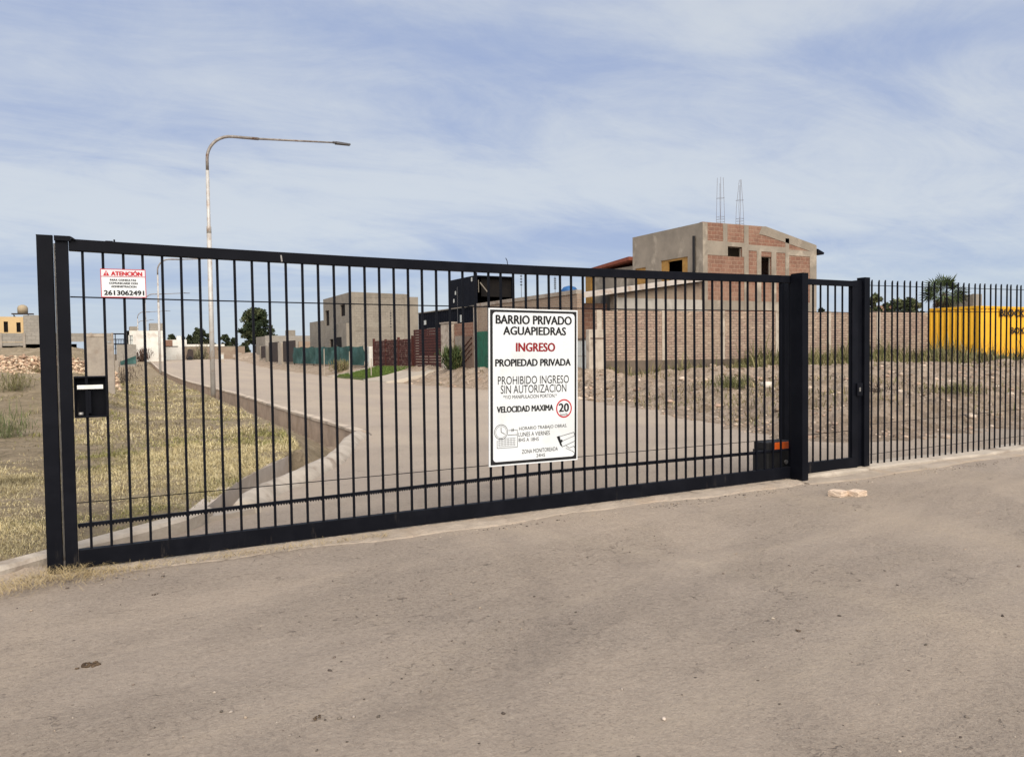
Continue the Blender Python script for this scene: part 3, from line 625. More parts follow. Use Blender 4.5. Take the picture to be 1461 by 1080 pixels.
# ------------------------------------------------------------------ signs
def text(parent, s_, x0, x1, z0, z1, mat, y=-0.004, bold=0.0, slant=0.0, name='lettering'):
    """lettering as a flat mesh fitted to the given box; bold adds side-shifted layers a hair apart"""
    cu = bpy.data.curves.new('t', 'FONT'); cu.body = s_; cu.size = 1; cu.extrude = 0.0; cu.resolution_u = 3
    o = bpy.data.objects.new('t', cu); col.objects.link(o)
    dg = bpy.context.evaluated_depsgraph_get(); me = bpy.data.meshes.new_from_object(o.evaluated_get(dg))
    bpy.data.objects.remove(o)
    n = len(me.vertices); co = np.zeros(n*3); me.vertices.foreach_get('co', co); co = co.reshape(-1, 3)
    fs = [tuple(p.vertices) for p in me.polygons]; bpy.data.meshes.remove(me)
    mn = co.min(0); mx = co.max(0); u = (co[:, 0]-mn[0])/(mx[0]-mn[0]); v = (co[:, 1]-mn[1])/(mx[1]-mn[1])
    b = MB(); hh = (z1-z0)*bold
    sh_ = [(0, 0)] if not bold else [(-1, -.5), (0, .5), (1, -.5), (.5, .5), (-.5, -.5)]
    for k, (a, c) in enumerate(sh_):
        b.add([(x0+hh+q*(x1-x0-2*hh)+a*hh, y-0.00025*k, z0+p*(z1-z0)*(1-bold*.6)+(c+.5)*hh*.6+slant*(q-0.5)) for q, p in zip(u, v)], fs)
    return b.build(name, mat, parent, fix=False)
def rrect(x0, x1, z0, z1, r, n=5):
    pts = []
    for cx, cz, a0 in ((x1-r, z1-r, 0), (x0+r, z1-r, 90), (x0+r, z0+r, 180), (x1-r, z0+r, 270)):
        for i in range(n+1): a = R(a0+90*i/n); pts.append((cx+r*math.cos(a), cz+r*math.sin(a)))
    return pts
def plate(mb, outer, y, th=0.0015): # outline in x,z -> thin slab
    n = len(outer)
    return mb.add([(x, y, z) for x, z in outer]+[(x, y-th, z) for x, z in outer], [tuple(range(n)), tuple(reversed(range(n, 2*n)))]+[(i, n+i, n+(i+1) % n, (i+1) % n) for i in range(n)])
def ringplate(mb, outer, inner, y, th=0.001):
    n = len(outer); vs = []
    for Q, yy in ((outer, y), (inner, y), (outer, y-th), (inner, y-th)): vs += [(x, yy, z) for x, z in Q]
    fs = []
    for i in range(n):
        j = (i+1) % n; fs += [(2*n+i, 2*n+j, 3*n+j, 3*n+i), (i, j, 2*n+j, 2*n+i), (n+j, n+i, 3*n+i, 3*n+j), (j, i, n+i, n+j)]
    return mb.add(vs, fs)
def line(mb, pts, wd, y=-0.0035, th=0.0008):
    for (xa, za), (xb, zb) in zip(pts[:-1], pts[1:]):
        d = Vector((xb-xa, zb-za)); l_ = d.length; d.normalize(); nx, nz = -d.y*wd/2, d.x*wd/2; ex, ez = d.x*wd*.3, d.y*wd*.3
        plate(mb, [(xa+nx-ex, za+nz-ez), (xa-nx-ex, za-nz-ez), (xb-nx+ex, zb-nz+ez), (xb+nx+ex, zb+nz+ez)], y, th)
    return mb
def circ(cx, cz, r, n=28, ry=None): return [(cx+r*math.cos(2*math.pi*i/n), cz+(ry or r)*math.sin(2*math.pi*i/n)) for i in range(n)]
SW, SH = 1.008, 1.516
es = thing('entrance_sign', 'large white board with black border listing the entry rules of the private estate', 'sign', (3.301, 6.548, 0.503))
es.rotation_euler = (R(0.25), R(0.55), 0)
MB().box(0, SW, -0.002, 0.012, 0, SH).build('board', 'signwhite', es, bevel=0.001)
bd = MB(); ringplate(bd, rrect(0.014, SW-0.014, 0.014, SH-0.014, 0.004), rrect(0.042, SW-0.036, 0.042, SH-0.036, 0.035), -0.0025, 0.0006); bd.build('border', 'signblack', es)
def st(s_, u0, u1, v0, v1, mat='signblack', bold=0.0, slant=0.0): return text(es, s_, u0*SW, u1*SW, (1-v1)*SH, (1-v0)*SH, mat, bold=bold, slant=slant)
st('BARRIO PRIVADO', .072, .930, .041, .098, bold=.05); st('AGUAPIEDRAS', .152, .862, .113, .167, bold=.05)
st('INGRESO', .29, .735, .216, .273, 'signred', bold=.055); st('PROPIEDAD PRIVADA', .066, .918, .320, .367, bold=.055)
st('PROHIBIDO INGRESO', .095, .895, .430, .482); st('SIN AUTORIZACION', .125, .865, .488, .540)
st('*Y/O MANIPULACION PORTON.*', .152, .752, .550, .574); st('VELOCIDAD MAXIMA', .082, .715, .620, .660, bold=.055)
st('HORARIO TRABAJO OBRAS,', .325, .872, .755, .783, slant=0.006); st('LUNES A VIERNES', .318, .672, .792, .819); st('8HS A 18HS', .318, .545, .829, .853)
st('ZONA MONITOREADA', .355, .765, .903, .929, slant=0.006); st('24HS', .517, .617, .938, .960)
rd = MB(); cx, cz = .838*SW, (1-.650)*SH; ringplate(rd, circ(cx, cz, .094, 36), circ(cx, cz, .080, 36), -0.0025, 0.0006); rd.build('speed_roundel', 'signred2', es)
st('20', .775, .897, .615, .672, bold=.05); st('km/h', .797, .880, .681, .698)
ck = MB(); cx, cz = .128*SW, (1-.783)*SH
ringplate(ck, circ(cx, cz, .074), circ(cx, cz, .069), -0.0025, 0.0006); ringplate(ck, circ(cx, cz, .059), circ(cx, cz, .056), -0.0025, 0.0006)
line(ck, [(cx, cz+.045), (cx, cz), (cx+.038, cz-.02)], .005); ck.build('clock_emblem', 'signblack', es)
cl = MB(); x0, x1, z0, z1 = .085*SW, .305*SW, (1-.885)*SH, (1-.775)*SH
line(cl, [(x0, z0+.075), (x0, z0), (x1, z0), (x1, z1), (cx+.08, z1)], .0035); line(cl, [(cx+.075, z1-.045), (x1, z1-.045)], .004)
for i in range(6): line(cl, [(x0+.02+i*.033, z0+.018), (x0+.02+i*.033, z0+.09)], .0022)
for i in range(5): line(cl, [(x0+.015, z0+.018+i*.018), (x1-.02, z0+.018+i*.018)], .0022)
line(cl, [(x1-.06, z1+.012), (x1-.06, z1-.014)], .006); line(cl, [(x1-.045, z1+.016), (x1-.045, z1-.010)], .006); cl.build('calendar_emblem', 'signblack', es)
cm = MB(); q = lambda u, v: (u*SW, (1-v)*SH)
line(cm, [q(.785, .835), q(.955, .812), q(.975, .855), q(.965, .872), q(.815, .905), q(.785, .835)], .0045); line(cm, [q(.815, .905), q(.80, .87), q(.965, .835)], .0035)
plate(cm, [q(.752, .835), q(.785, .830), q(.820, .905), q(.795, .895)][::-1], -0.0025, 0.0006); plate(cm, circ(*q(.808, .865), .014, 16), -0.0032, 0.0006)
line(cm, [q(.865, .90), q(.90, .915), q(.955, .905), q(.975, .93)], .004); line(cm, [q(.86, .915), q(.945, .94), q(.965, .955)], .004); line(cm, [q(.965, .885), q(.972, .955)], .0045)
cm.build('camera_emblem', 'signblack', es)

ws = thing('warning_sign', 'small white red bordered notice with a phone number near the top of the gate', 'sign', (0.071, 6.550, 2.047))
ws.rotation_euler = (0, R(-0.6), 0)
MB().box(0, 0.307, 0, 0.004, 0, 0.214).build('panel', 'signwhite', ws)
b = MB(); ringplate(b, rrect(0.0, 0.307, 0.0, 0.214, 0.004), rrect(0.005, 0.302, 0.005, 0.209, 0.003), -0.0006, 0.0005); line(b, [(0.005, 0.157), (0.302, 0.157)], 0.003, -0.0012, 0.0005); b.build('border', 'signred2', ws)
b = MB(); plate(b, [(0.0055, 0.159), (0.0055, 0.2085), (0.3015, 0.2085), (0.3015, 0.159)][::-1], -0.0004, 0.0005); b.build('header', 'signpink', ws)
b = MB(); plate(b, [(0.018, 0.163), (0.060, 0.163), (0.039, 0.203)], -0.0012, 0.0006); tri = b.build('warning_triangle', 'signred2', ws)
b = MB(); plate(b, [(0.0372, 0.175), (0.0408, 0.175), (0.042, 0.191), (0.036, 0.191)], -0.0022, 0.0004); plate(b, circ(0.039, 0.1695, 0.0025, 10), -0.0022, 0.0004); b.build('exclamation_mark', 'signwhite', tri)
text(ws, 'ATENCIÓN', .070, .284, .164, .204, 'signred2', -0.0022, .07)
text(ws, 'PARA CONSULTAS', .062, .240, .125, .139, 'signblack', -0.0022, .06); text(ws, 'COMUNICARSE CON', .055, .250, .101, .115, 'signblack', -0.0022, .06)
text(ws, 'ADMINISTRACION', .068, .240, .076, .090, 'signblack', -0.0022, .06); text(ws, '2613062491', .018, .292, .018, .054, 'signblack', -0.0022, .06)

# lock box welded in the gate
lb_ = thing('gate_latch_box', 'black latch box with a bright bar, in the gate near its left end', 'latch box', (-0.016, 6.60, 1.15))
b = MB(); b.box(-.111, .111, .05, .062, 0.0, .308); b.box(-.111, -.104, -.03, .05, 0, .308); b.box(.104, .111, -.03, .05, 0, .308); b.box(-.104, .104, -.03, .05, .296, .308); b.box(-.104, .104, -.05, .05, 0, .012)
b.build('casing', 'black', lb_, bevel=0.002)
b = MB().box(-.09, .081, -.032, -.024, .212, .243); b.build('bright_bar', mottled('bright_zinc_bar', (0.78, 0.78, 0.74), (0.66, 0.66, 0.62), 20, 0.5, bump=0.1), lb_, bevel=0.002)
MB().box(-.03, .0, -.02, .045, .03, .20).build('latch_bolt', 'black', lb_, bevel=0.002)
MB().tube([(-.085, -.02, .028), (-.055, -.02, .028)], .014, 8).build('knob', 'steel', lb_, smooth=True)

# gate motor
gm = thing('gate_motor', 'black sliding gate motor with an orange cover beside the front post', 'motor', (7.40, 6.84, 0))
b = MB(); b.prism(rrect(-.235, .225, -.13, .12, .03, 3), 0.05, 0.36); b.build('casing', 'rubberblack', gm, bevel=0.008)
b = MB(); b.prism(rrect(-.225, .215, -.12, .11, .03, 3), 0.36, 0.455); b.build('top_cover', 'rubberblack', gm, bevel=0.01)
b = MB(); b.prism(rrect(-.10, .205, -.129, .09, .02, 3), 0.335, 0.448); b.build('orange_cover', 'orange', gm, bevel=0.006)
b = MB(); b.tube([(.085, -.13, .20), (.085, -.142, .20)], .028, 16); b.build('release_key', 'steel', gm)
b = MB().box(-.26, .25, -.14, .13, -.02, .05); b.build('base_plate', 'steel', gm, bevel=0.003)

# ------------------------------------------------------------------ loose things on the forecourt
def chunk(name, L_, W_, H_, seed, mat, label, cat, loc, rz, group=None):
    bm = bmesh.new(); bmesh.ops.create_cube(bm, size=1); bmesh.ops.subdivide_edges(bm, edges=bm.edges, cuts=5, use_grid_fill=True)
    rr_ = random.Random(seed)
    for v in bm.verts:
        c = v.co.copy(); k = max(abs(c.x), abs(c.y), abs(c.z))
        e = sum(1 for q in c if abs(q) > 0.45)
        v.co = Vector((c.x*L_, c.y*W_, (c.z+.5)*H_))*(1-0.018*(e-1)) + Vector((rr_.uniform(-1, 1)*.004, rr_.uniform(-1, 1)*.004, rr_.uniform(-1, 1)*.003 if c.z > -0.4 else 0))
        if c.x > 0.3: v.co.z -= (c.x-.3)*H_*rr_.uniform(.5, 1.1)*(1 if c.z > 0 else 0); v.co.x -= abs(c.y)*.05
    me = bpy.data.meshes.new(name); bm.to_mesh(me); bm.free(); me.materials.append(M[mat])
    o = bpy.data.objects.new(name, me); col.objects.link(o); o.location = loc; o.rotation_euler = (0, 0, rz); return tag(o, label, cat, group)
chunk('broken_brick', .19, .15, .062, 3, 'brickpale', 'pale broken brick half lying nearer the black front post', 'brick', (7.05, 5.60, 0.0), R(12))
chunk('broken_brick', .20, .13, .060, 5, 'brickpale', 'pale chipped brick piece with a crumbled end, touching its neighbour on the right', 'brick', (7.235, 5.50, 0.0), R(6))
def rocks(name, P, S, C, mat='stone', flat=0.6):
    """many small irregular stones as one mesh"""
    ic = np.array([(0, 0, 1), (0.89, 0, .45), (.28, .85, .45), (-.72, .53, .45), (-.72, -.53, .45), (.28, -.85, .45), (.72, .53, -.45), (-.28, .85, -.45), (-.89, 0, -.45), (-.28, -.85, -.45), (.72, -.53, -.45), (0, 0, -1)])
    fi = np.array([(0, 1, 2), (0, 2, 3), (0, 3, 4), (0, 4, 5), (0, 5, 1), (1, 6, 2), (2, 7, 3), (3, 8, 4), (4, 9, 5), (5, 10, 1), (6, 7, 2), (7, 8, 3), (8, 9, 4), (9, 10, 5), (10, 6, 1), (11, 7, 6), (11, 8, 7), (11, 9, 8), (11, 10, 9), (11, 6, 10)])
    n = len(P); V = ic[None]*(1+nrg.uniform(-.35, .3, (n, 12, 1))); V = V*S[:, None, None]*np.stack([nrg.uniform(.7, 1.3, n), nrg.uniform(.6, 1.1, n), np.full(n, flat)*nrg.uniform(.6, 1.2, n)], -1)[:, None]
    a = nrg.uniform(0, 6.28, n); ca, sa = np.cos(a)[:, None], np.sin(a)[:, None]
    V = np.stack([V[..., 0]*ca-V[..., 1]*sa, V[..., 0]*sa+V[..., 1]*ca, V[..., 2]], -1)+P[:, None]
    F = (fi[None]+(np.arange(n)*12)[:, None, None]).reshape(-1, 3)
    return npmesh(name, V.reshape(-1, 3), F, mat, np.repeat(C, 12, 0))
def pal(n, cols, jit=0.18):
    c = np.array(cols)[nrg.integers(0, len(cols), n)]; return np.clip(c*(1+nrg.uniform(-jit, jit, (n, 1))), 0, 1)
def fan(n, r0, r1, a0, a1, p=1.0):
    r = r0*(r1/r0)**(nrg.random(n)**p); a = nrg.uniform(R(a0), R(a1), n); return r*np.sin(a), r*np.cos(a)
x, y = fan(1500, 2.2, 9, -10, 78); k = y < 6.2; x, y = x[k], y[k]
x_ = nrg.uniform(-.2, 14, 2600); y_ = 6.17+nrg.normal(0, .07, 2600)-.1*(x_ > 7.4); x = np.concatenate([x, x_]); y = np.concatenate([y, y_])
cl_ = fbm(x*0.9, y*0.9, 77) + nrg.uniform(-.5, .5, len(x)); k = cl_ > 0.05; x, y = x[k], y[k]
S = nrg.exponential(.0033, len(x))+.0018; S = np.minimum(S, .012)
kind(rocks('gravel', np.stack([x, y, S*0.15+0.012*fbm(x*.5, y*.5, 2, 3)], -1), S, pal(len(x), [(.30, .26, .22), (.20, .17, .14), (.08, .065, .055), (.42, .36, .29), (.10, .085, .07), (.36, .29, .22), (.16, .13, .105)])), 'stuff')
P = np.array([(-0.05, 4.53, .0), (-0.03, 4.56, .0), (-0.07, 4.52, 0), (-0.02, 4.52, 0), (3.46, 3.01, 0), (3.33, 2.67, 0), (0.35, 5.66, 0), (0.10, 4.9, 0), (1.75, 3.6, 0), (2.2, 5.2, 0), (0.9, 4.3, 0), (0.85, 4.15, 0)])
for i, (x, y, z) in enumerate([(-0.05, 4.53, 0), (0.33, 5.66, 0), (0.82, 3.35, 0), (3.47, 3.02, 0)]):
    n = 26 if i == 0 else 7; px = x+nrg.normal(0, 0.022 if i == 0 else .009, n); py = y+nrg.normal(0, .02 if i == 0 else .008, n)
    o = rocks('dried_dung', np.stack([px, py, np.full(n, .004)], -1), nrg.uniform(.007, .016, n)*(1 if i == 0 else .55), pal(n, [(.065, .045, .03), (.10, .07, .045)]), flat=.5)
    tag(o, ['flattened dark brown clump, the biggest dark blot on the forecourt', 'small dark clump lying before the left end of the gate', 'small dark clump in the lower middle of the forecourt', 'small dark clump on the open asphalt at the right'][i], 'clump', 'dark clumps on the forecourt')
n = 9; o = rocks('pale_stone', np.array([[2.13, 2.58, .006]]), np.array([.014]), np.array([[.55, .46, .38]])); tag(o, 'single pale pebble low in the middle of the forecourt', 'stone')

# ------------------------------------------------------------------ grass, straw, weeds
def blades(P, h, wd, lean, C0, C1, bend=0.5):
    """curved blades: 5 vertices, two faces (quad + tri as quads)"""
    n = len(P); a = nrg.uniform(0, 6.283, n); d = np.stack([np.cos(a), np.sin(a), np.zeros(n)], -1)
    sd = np.stack([-np.sin(a+nrg.normal(0, .6, n)), np.cos(a+nrg.normal(0, .6, n)), np.zeros(n)], -1)*wd[:, None]/2
    up = np.array([0, 0, 1.0]); ln = lean[:, None]
    mid = P+(up*np.cos(ln*.6)+d*np.sin(ln*.6))*h[:, None]*.55; tip = mid+(up*np.cos(ln*(1+bend))+d*np.sin(ln*(1+bend)))*h[:, None]*.5
    tip[:, 2] = np.maximum(tip[:, 2], P[:, 2]+0.004)
    V = np.stack([P-sd, P+sd, mid+sd*.75, mid-sd*.75, tip+sd*.12, tip-sd*.12], 1).reshape(-1, 3)
    o = (np.arange(n)*6)[:, None]; F = np.concatenate([o+np.array([[0, 1, 2, 3]]), o+np.array([[3, 2, 4, 5]])], 0)
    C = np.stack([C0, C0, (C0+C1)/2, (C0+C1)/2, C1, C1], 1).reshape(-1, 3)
    return V, F, C
be_x = [p[0] for p in LAWN_EDGE[2:]]; be_y = [p[1] for p in LAWN_EDGE[2:]]
def on_lawn(x, y): return x < np.interp(y, be_y, be_x)-0.02
def straw(n, r0, r1, a0, a1, hs, ws, p=1.0, seed=0, keepf=None, green=0.12):
    x, y = fan(n, r0, r1, a0, a1, p); k = on_lawn(x, y) & (y > 6.72+0.0*x) & (x > (y-6.9)/0.83-60)
    k &= ~((x < -0.13) & (y < 7.07+(x+0.13)*0.83)); x, y = x[k], y[k]
    dn = fbm(x*.55, y*.55, 41, 4)+0.6*fbm(x*2.2, y*2.2, 45, 3)
    bare = sst(0.7-x, 0, 1.6)*sst(y, 10.5, 14.5)*0.75+sst(y, 34, 60)*.35
    k = nrg.random(len(x)) < np.clip(0.64+1.30*dn-bare, 0.02, 1); x, y, dn = x[k], y[k], dn[k]
    d = np.hypot(x, y); m = len(x)
    h = hs*nrg.lognormal(0, .42, m)*(1+.9*np.clip(dn, -.4, .6)); wdt = ws*(d/8.0)**.75*nrg.uniform(.6, 1.4, m)
    P = np.stack([x, y, left_z(x, y)-.006], -1); lean = np.abs(nrg.normal(1.12, .42, m))
    C = pal(m, [(.55, .465, .26), (.48, .40, .21), (.62, .545, .34), (.42, .34, .18), (.33, .27, .14)], .2)
    gm_ = nrg.random(m) < np.clip(green-.08+1.9*fbm(x*.75, y*.75, 51, 4)+0.42*sst(8.9-y, 0, 1.3)*sst(x, -.2, .4), 0, .85)
    dk = np.clip(1+1.3*fbm(x*.9, y*.9, 57, 4), .55, 1.2)[:, None]; C = C*dk
    C[gm_] = pal(int(gm_.sum()), [(.27, .25, .085), (.33, .30, .12), (.19, .195, .065)], .2)
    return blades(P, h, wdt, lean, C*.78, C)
def join(parts):
    V = []; F = []; C = []; o = 0
    for v, f, c in parts: V.append(v); F.append(f+o); C.append(c); o += len(v)
    return np.concatenate(V), np.concatenate(F), np.concatenate(C)
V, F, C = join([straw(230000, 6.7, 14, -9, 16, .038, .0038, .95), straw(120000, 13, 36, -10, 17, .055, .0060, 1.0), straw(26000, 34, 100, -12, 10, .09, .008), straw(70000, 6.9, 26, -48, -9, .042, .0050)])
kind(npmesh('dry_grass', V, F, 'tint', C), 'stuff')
# straw blown against the post and thin weeds along the kerb
n = 2600; x = -0.32+nrg.normal(0, .30, n); y = 6.36+nrg.normal(0, .13, n)-.55*np.clip(-0.3-x, 0, 1); k = (y < 6.5+.8*(x+.6)-.02); x, y = x[k], y[k]
x2 = nrg.uniform(-.2, 2.2, 900); y2 = 6.46+nrg.normal(0, .035, 900)-.10; x3 = nrg.uniform(8.5, 16, 700); y3 = 6.12+nrg.normal(0, .12, 700); k3 = fbm(x3*1.1, y3, 61) > .18; x3, y3 = x3[k3], y3[k3]
x = np.concatenate([x, x2, x3]); y = np.concatenate([y, y2, y3]); m = len(x)
V, F, C = blades(np.stack([x, y, np.where(x < -.1, .035, .014)+nrg.uniform(0, .012, m)], -1), nrg.uniform(.02, .10, m), nrg.uniform(.0015, .003, m), nrg.uniform(1.35, 1.6, m), pal(m, [(.40, .31, .16), (.46, .36, .2), (.27, .2, .11)]), pal(m, [(.48, .38, .2), (.36, .28, .15)]), .05)
kind(npmesh('straw_litter', V, F, 'tint', C), 'stuff')
def weeds(name, x, y, zf, h, wdt, cols, lean=(.35, .25)):
    m = len(x); P = np.stack([x, y, zf(x, y)-.02], -1); C = pal(m, cols, .25)
    V, F, C = blades(P, h*nrg.lognormal(0, .35, m), wdt*nrg.uniform(.6, 1.4, m), np.abs(nrg.normal(*lean, m)), C*.8, C)
    return npmesh(name, V, F, 'tint', C)
GREEN = [(.125, .132, .05), (.165, .158, .07), (.095, .102, .04), (.21, .185, .09)]; DRYG = [(.27, .225, .115), (.20, .175, .085), (.34, .27, .155), (.16, .155, .07), (.13, .13, .055)]
def scatter(n, fx, mask=None):
    x, y = fx(n); 
    if mask is not None: k = mask(x, y); x, y = x[k], y[k]
    return x, y
wy = lambda x: 25.9-0.167*(x-17.9)         # front of the brick perimeter wall
x = nrg.uniform(23.2, 44, 48000); y = wy(x)-nrg.gamma(1.7, .6, 48000)-.1; k = nrg.random(48000) < np.clip(.65+1.2*fbm(x*.6, y*.6, 71), .05, 1); x, y = x[k], y[k]
A1 = (x, y)
x = nrg.uniform(18.4, 27, 14000); y = wy(x)-nrg.gamma(1.6, .30, 14000)-.05; k = nrg.random(14000) < np.clip(.42+1.5*fbm(x*.8, y*.8, 73), .02, 1); A2 = (x[k], y[k])
x = nrg.uniform(28, 46, 16000); y = 20.7-.1*(x-36)-nrg.gamma(1.8, .7, 16000); k = nrg.random(16000) < np.clip(.35+1.2*fbm(x*.5, y*.5, 75), .05, 1); A3 = (x[k], y[k])
x = np.concatenate([A1[0], A2[0], A3[0]]); y = np.concatenate([A1[1], A2[1], A3[1]])
kind(weeds('tall_weeds', x, y, right_z, np.where(nrg.random(len(x)) < .2, .48, .24)*(1+1.2*np.clip(fbm(x*.9, y*.9, 79), -.5, .6)), np.full(len(x), .034), GREEN+[(.23, .20, .10), (.28, .235, .125)], (.5, .35)), 'stuff')
x, y = fan(120000, 10, 60, 12, 80); d = redge(x, y); k = (d > .6) & (nrg.random(len(x)) < np.clip(-.17+1.7*fbm(x*.42, y*.42, 81, 4)+.25*np.exp(-((d-4)/1.6)**2), 0, 1)) & (y < 60) & ~((y > wy(x)-.1) & (x > 17.3)) & ~((x > 17.2) & (y > 25)) & ~((y > 38) & (x > 14.2))
x, y = x[k], y[k]; dd = np.hypot(x, y)
kind(weeds('scrub_grass', x, y, right_z, np.full(len(x), .15), .0085*(dd/10), DRYG, (.7, .4)), 'stuff')
x, y = fan(26000, 10, 50, 6, 80, .85); d = redge(x, y); k = (d > .1) & (fbm(x*.5, y*.5, 91)+nrg.uniform(-.4, .4, len(x)) > -.05) & ~((y > wy(x)-.2) & (x > 17)); x, y = x[k], y[k]; d = np.hypot(x, y)
S = (nrg.exponential(.017, len(x))+.008)*np.clip(d/16, .5, 1.6); S = np.minimum(S, .14)
kind(rocks('lot_stones', np.stack([x, y, right_z(x, y)+S*.1], -1), S, pal(len(x), [(.44, .345, .265), (.34, .26, .195), (.52, .43, .345), (.22, .165, .12), (.37, .265, .2), (.27, .205, .15)])), 'stuff')
for (x, y, s_, lab) in ((16.2, 15.2, .20, 'white rounded rock among green scrub seen through the narrow gate'), (20.4, 17.6, .17, 'white rock on top of the dirt bank seen through the bar fence')):
    x_ = np.array([x]); y_ = np.array([y]); tag(rocks('rock', np.array([[x, y, float(right_z(x_, y_)[0])+.07]]), np.array([s_]), np.array([[.58, .53, .46]]), flat=.85), lab, 'rock')

# rubble bank at the far left
n = 8000; x = nrg.uniform(-9, 0.9, n); y = 35.2+nrg.normal(0, 1.2, n); S = nrg.uniform(.035, .105, n)
hh = np.exp(-((y-35.6)/1.3)**2)*.6
kind(rocks('rubble', np.stack([x, y, left_z(x, y)+hh*nrg.random(n)], -1), S, pal(n, [(.56, .42, .29), (.50, .36, .25), (.62, .50, .36), (.34, .23, .16), (.45, .31, .21)]), flat=.7), 'stuff')

# ------------------------------------------------------------------ bushes and trees
def bush(name, label, x, y, z, r, h, n, cols, group=None, wd=.012, lean=.45):
    a = nrg.uniform(0, 6.283, n); q = np.abs(nrg.normal(0, .35, n))*r; px = q*np.cos(a); py = q*np.sin(a)
    P = np.stack([px, py, np.full(n, -.03)], -1); hh = h*nrg.uniform(.35, 1.1, n); C = pal(n, cols, .3)
    ang = a+nrg.normal(0, .5, n); d = np.stack([np.cos(ang), np.sin(ang), np.zeros(n)], -1); ln = np.abs(nrg.normal(lean, .3, n))
    # leafy twigs: several short blades along each stem
    Vs = []; Fs = []; Cs = []; off = 0
    for t_ in (0.0, .25, .45, .65, .85):
        B = P+(np.array([0, 0, 1.0])*np.cos(ln)[:, None]+d*np.sin(ln)[:, None])*(hh*t_)[:, None]
        V, F, CC = blades(B, hh*.38, np.full(n, wd), np.abs(ln+nrg.normal(0, .5, n)), C*.75, C); Vs.append(V); Fs.append(F+off); Cs.append(CC); off += len(V)
    o = npmesh(name, np.concatenate(Vs), np.concatenate(Fs), 'tint', np.concatenate(Cs)); o.location = (x, y, z); return tag(o, label, 'bush', group)
def lz(x, y): return float(left_z(np.array([x]), np.array([y]))[0])
def rz_(x, y): return float(right_z(np.array([x]), np.array([y]))[0])
bush('dry_bush', 'olive dry bush on the rough ground left of the gate post', -1.95, 25.5, lz(-1.95, 25.5), .6, .62, 120, [(.20, .19, .085), (.26, .22, .12), (.15, .15, .07)])
bush('green_bush', 'feathery green bush nearest the left gate post at the edge of the lawn', -1.42, 16.9, lz(-1.36, 16.9), .55, .62, 110, [(.13, .17, .07), (.18, .20, .09), (.22, .21, .11)], wd=.009)
bush('low_bush', 'wide low dry bush at the foot of the rubble bank', -1.6, 33.6, lz(-1.6, 33.6), 1.1, .45, 300, [(.25, .19, .10), (.18, .15, .08)], lean=.9)
bush('dry_bush', 'dark twiggy bush in front of the white modern house', 4.9, 96.3, 1.05, 1.0, 1.5, 160, [(.10, .065, .05), (.14, .09, .07)], wd=.05)
bush('vine_bush', 'dark green vine growing up the pale concrete pillar by the brick wall', 17.05, 37.9, rz_(17.05, 37.9), .55, 1.05, 420, [(.05, .08, .03), (.08, .11, .04), (.11, .12, .05)], wd=.06, lean=.35)
bush('dry_bush', 'low scrubby bush by the green netting fence', 16.2, 56.5, rz_(16.2, 56.5), 1.0, .8, 200, [(.20, .19, .09), (.27, .22, .12)], wd=.05)

bush('twig_clump', 'dark twig clump added for a dark hole in the dirt bank behind the bar fence', 17.7, 12.9, rz_(17.7, 12.9), .8, .35, 260, [(.085, .06, .045), (.13, .095, .07), (.06, .045, .035)], wd=.012, lean=1.1)  # added dark twigs stand in for a dark hole in the bank
bush('green_scrub', 'low green scrub on the dirt bank behind the narrow gate', 15.4, 15.6, rz_(15.4, 15.6), .9, .4, 320, [(.14, .15, .06), (.19, .185, .08), (.11, .12, .05)], wd=.012, lean=.8)
bush('green_scrub', 'wide green scrub patch lower on the bank beside the dark twig clump', 18.2, 11.2, rz_(18.2, 11.2), 1.1, .3, 320, [(.15, .155, .065), (.2, .19, .085), (.24, .21, .11)], wd=.012, lean=.9)

def leafquads(centers, radii, per, size, cols, squash=.8):
    Vs = []; Cs = []
    for c, r_ in zip(centers, radii):
        m = per; dv = nrg.normal(0, 1, (m, 3)); dv /= np.linalg.norm(dv, axis=1, keepdims=True); q = r_*nrg.random(m)**.4
        p = np.array(c)+dv*q[:, None]*np.array([1, 1, squash]); nrm = nrg.normal(0, 1, (m, 3))+dv*.8; nrm /= np.linalg.norm(nrm, axis=1, keepdims=True)
        u = np.cross(nrm, nrg.normal(0, 1, (m, 3))); u /= np.linalg.norm(u, axis=1, keepdims=True)+1e-9; v = np.cross(nrm, u)
        s_ = size*nrg.uniform(.5, 1.4, m)[:, None]
        Vs.append(np.stack([p-u*s_, p-v*s_*.45, p+u*s_, p+v*s_*.45], 1).reshape(-1, 3)); cc = pal(1, cols, .25)*np.ones((m, 1))*(1+nrg.uniform(-.25, .25, (m, 1))); Cs.append(np.repeat(cc, 4, 0))
    V = np.concatenate(Vs); F = np.arange(len(V)).reshape(-1, 4); return V, F, np.concatenate(Cs)
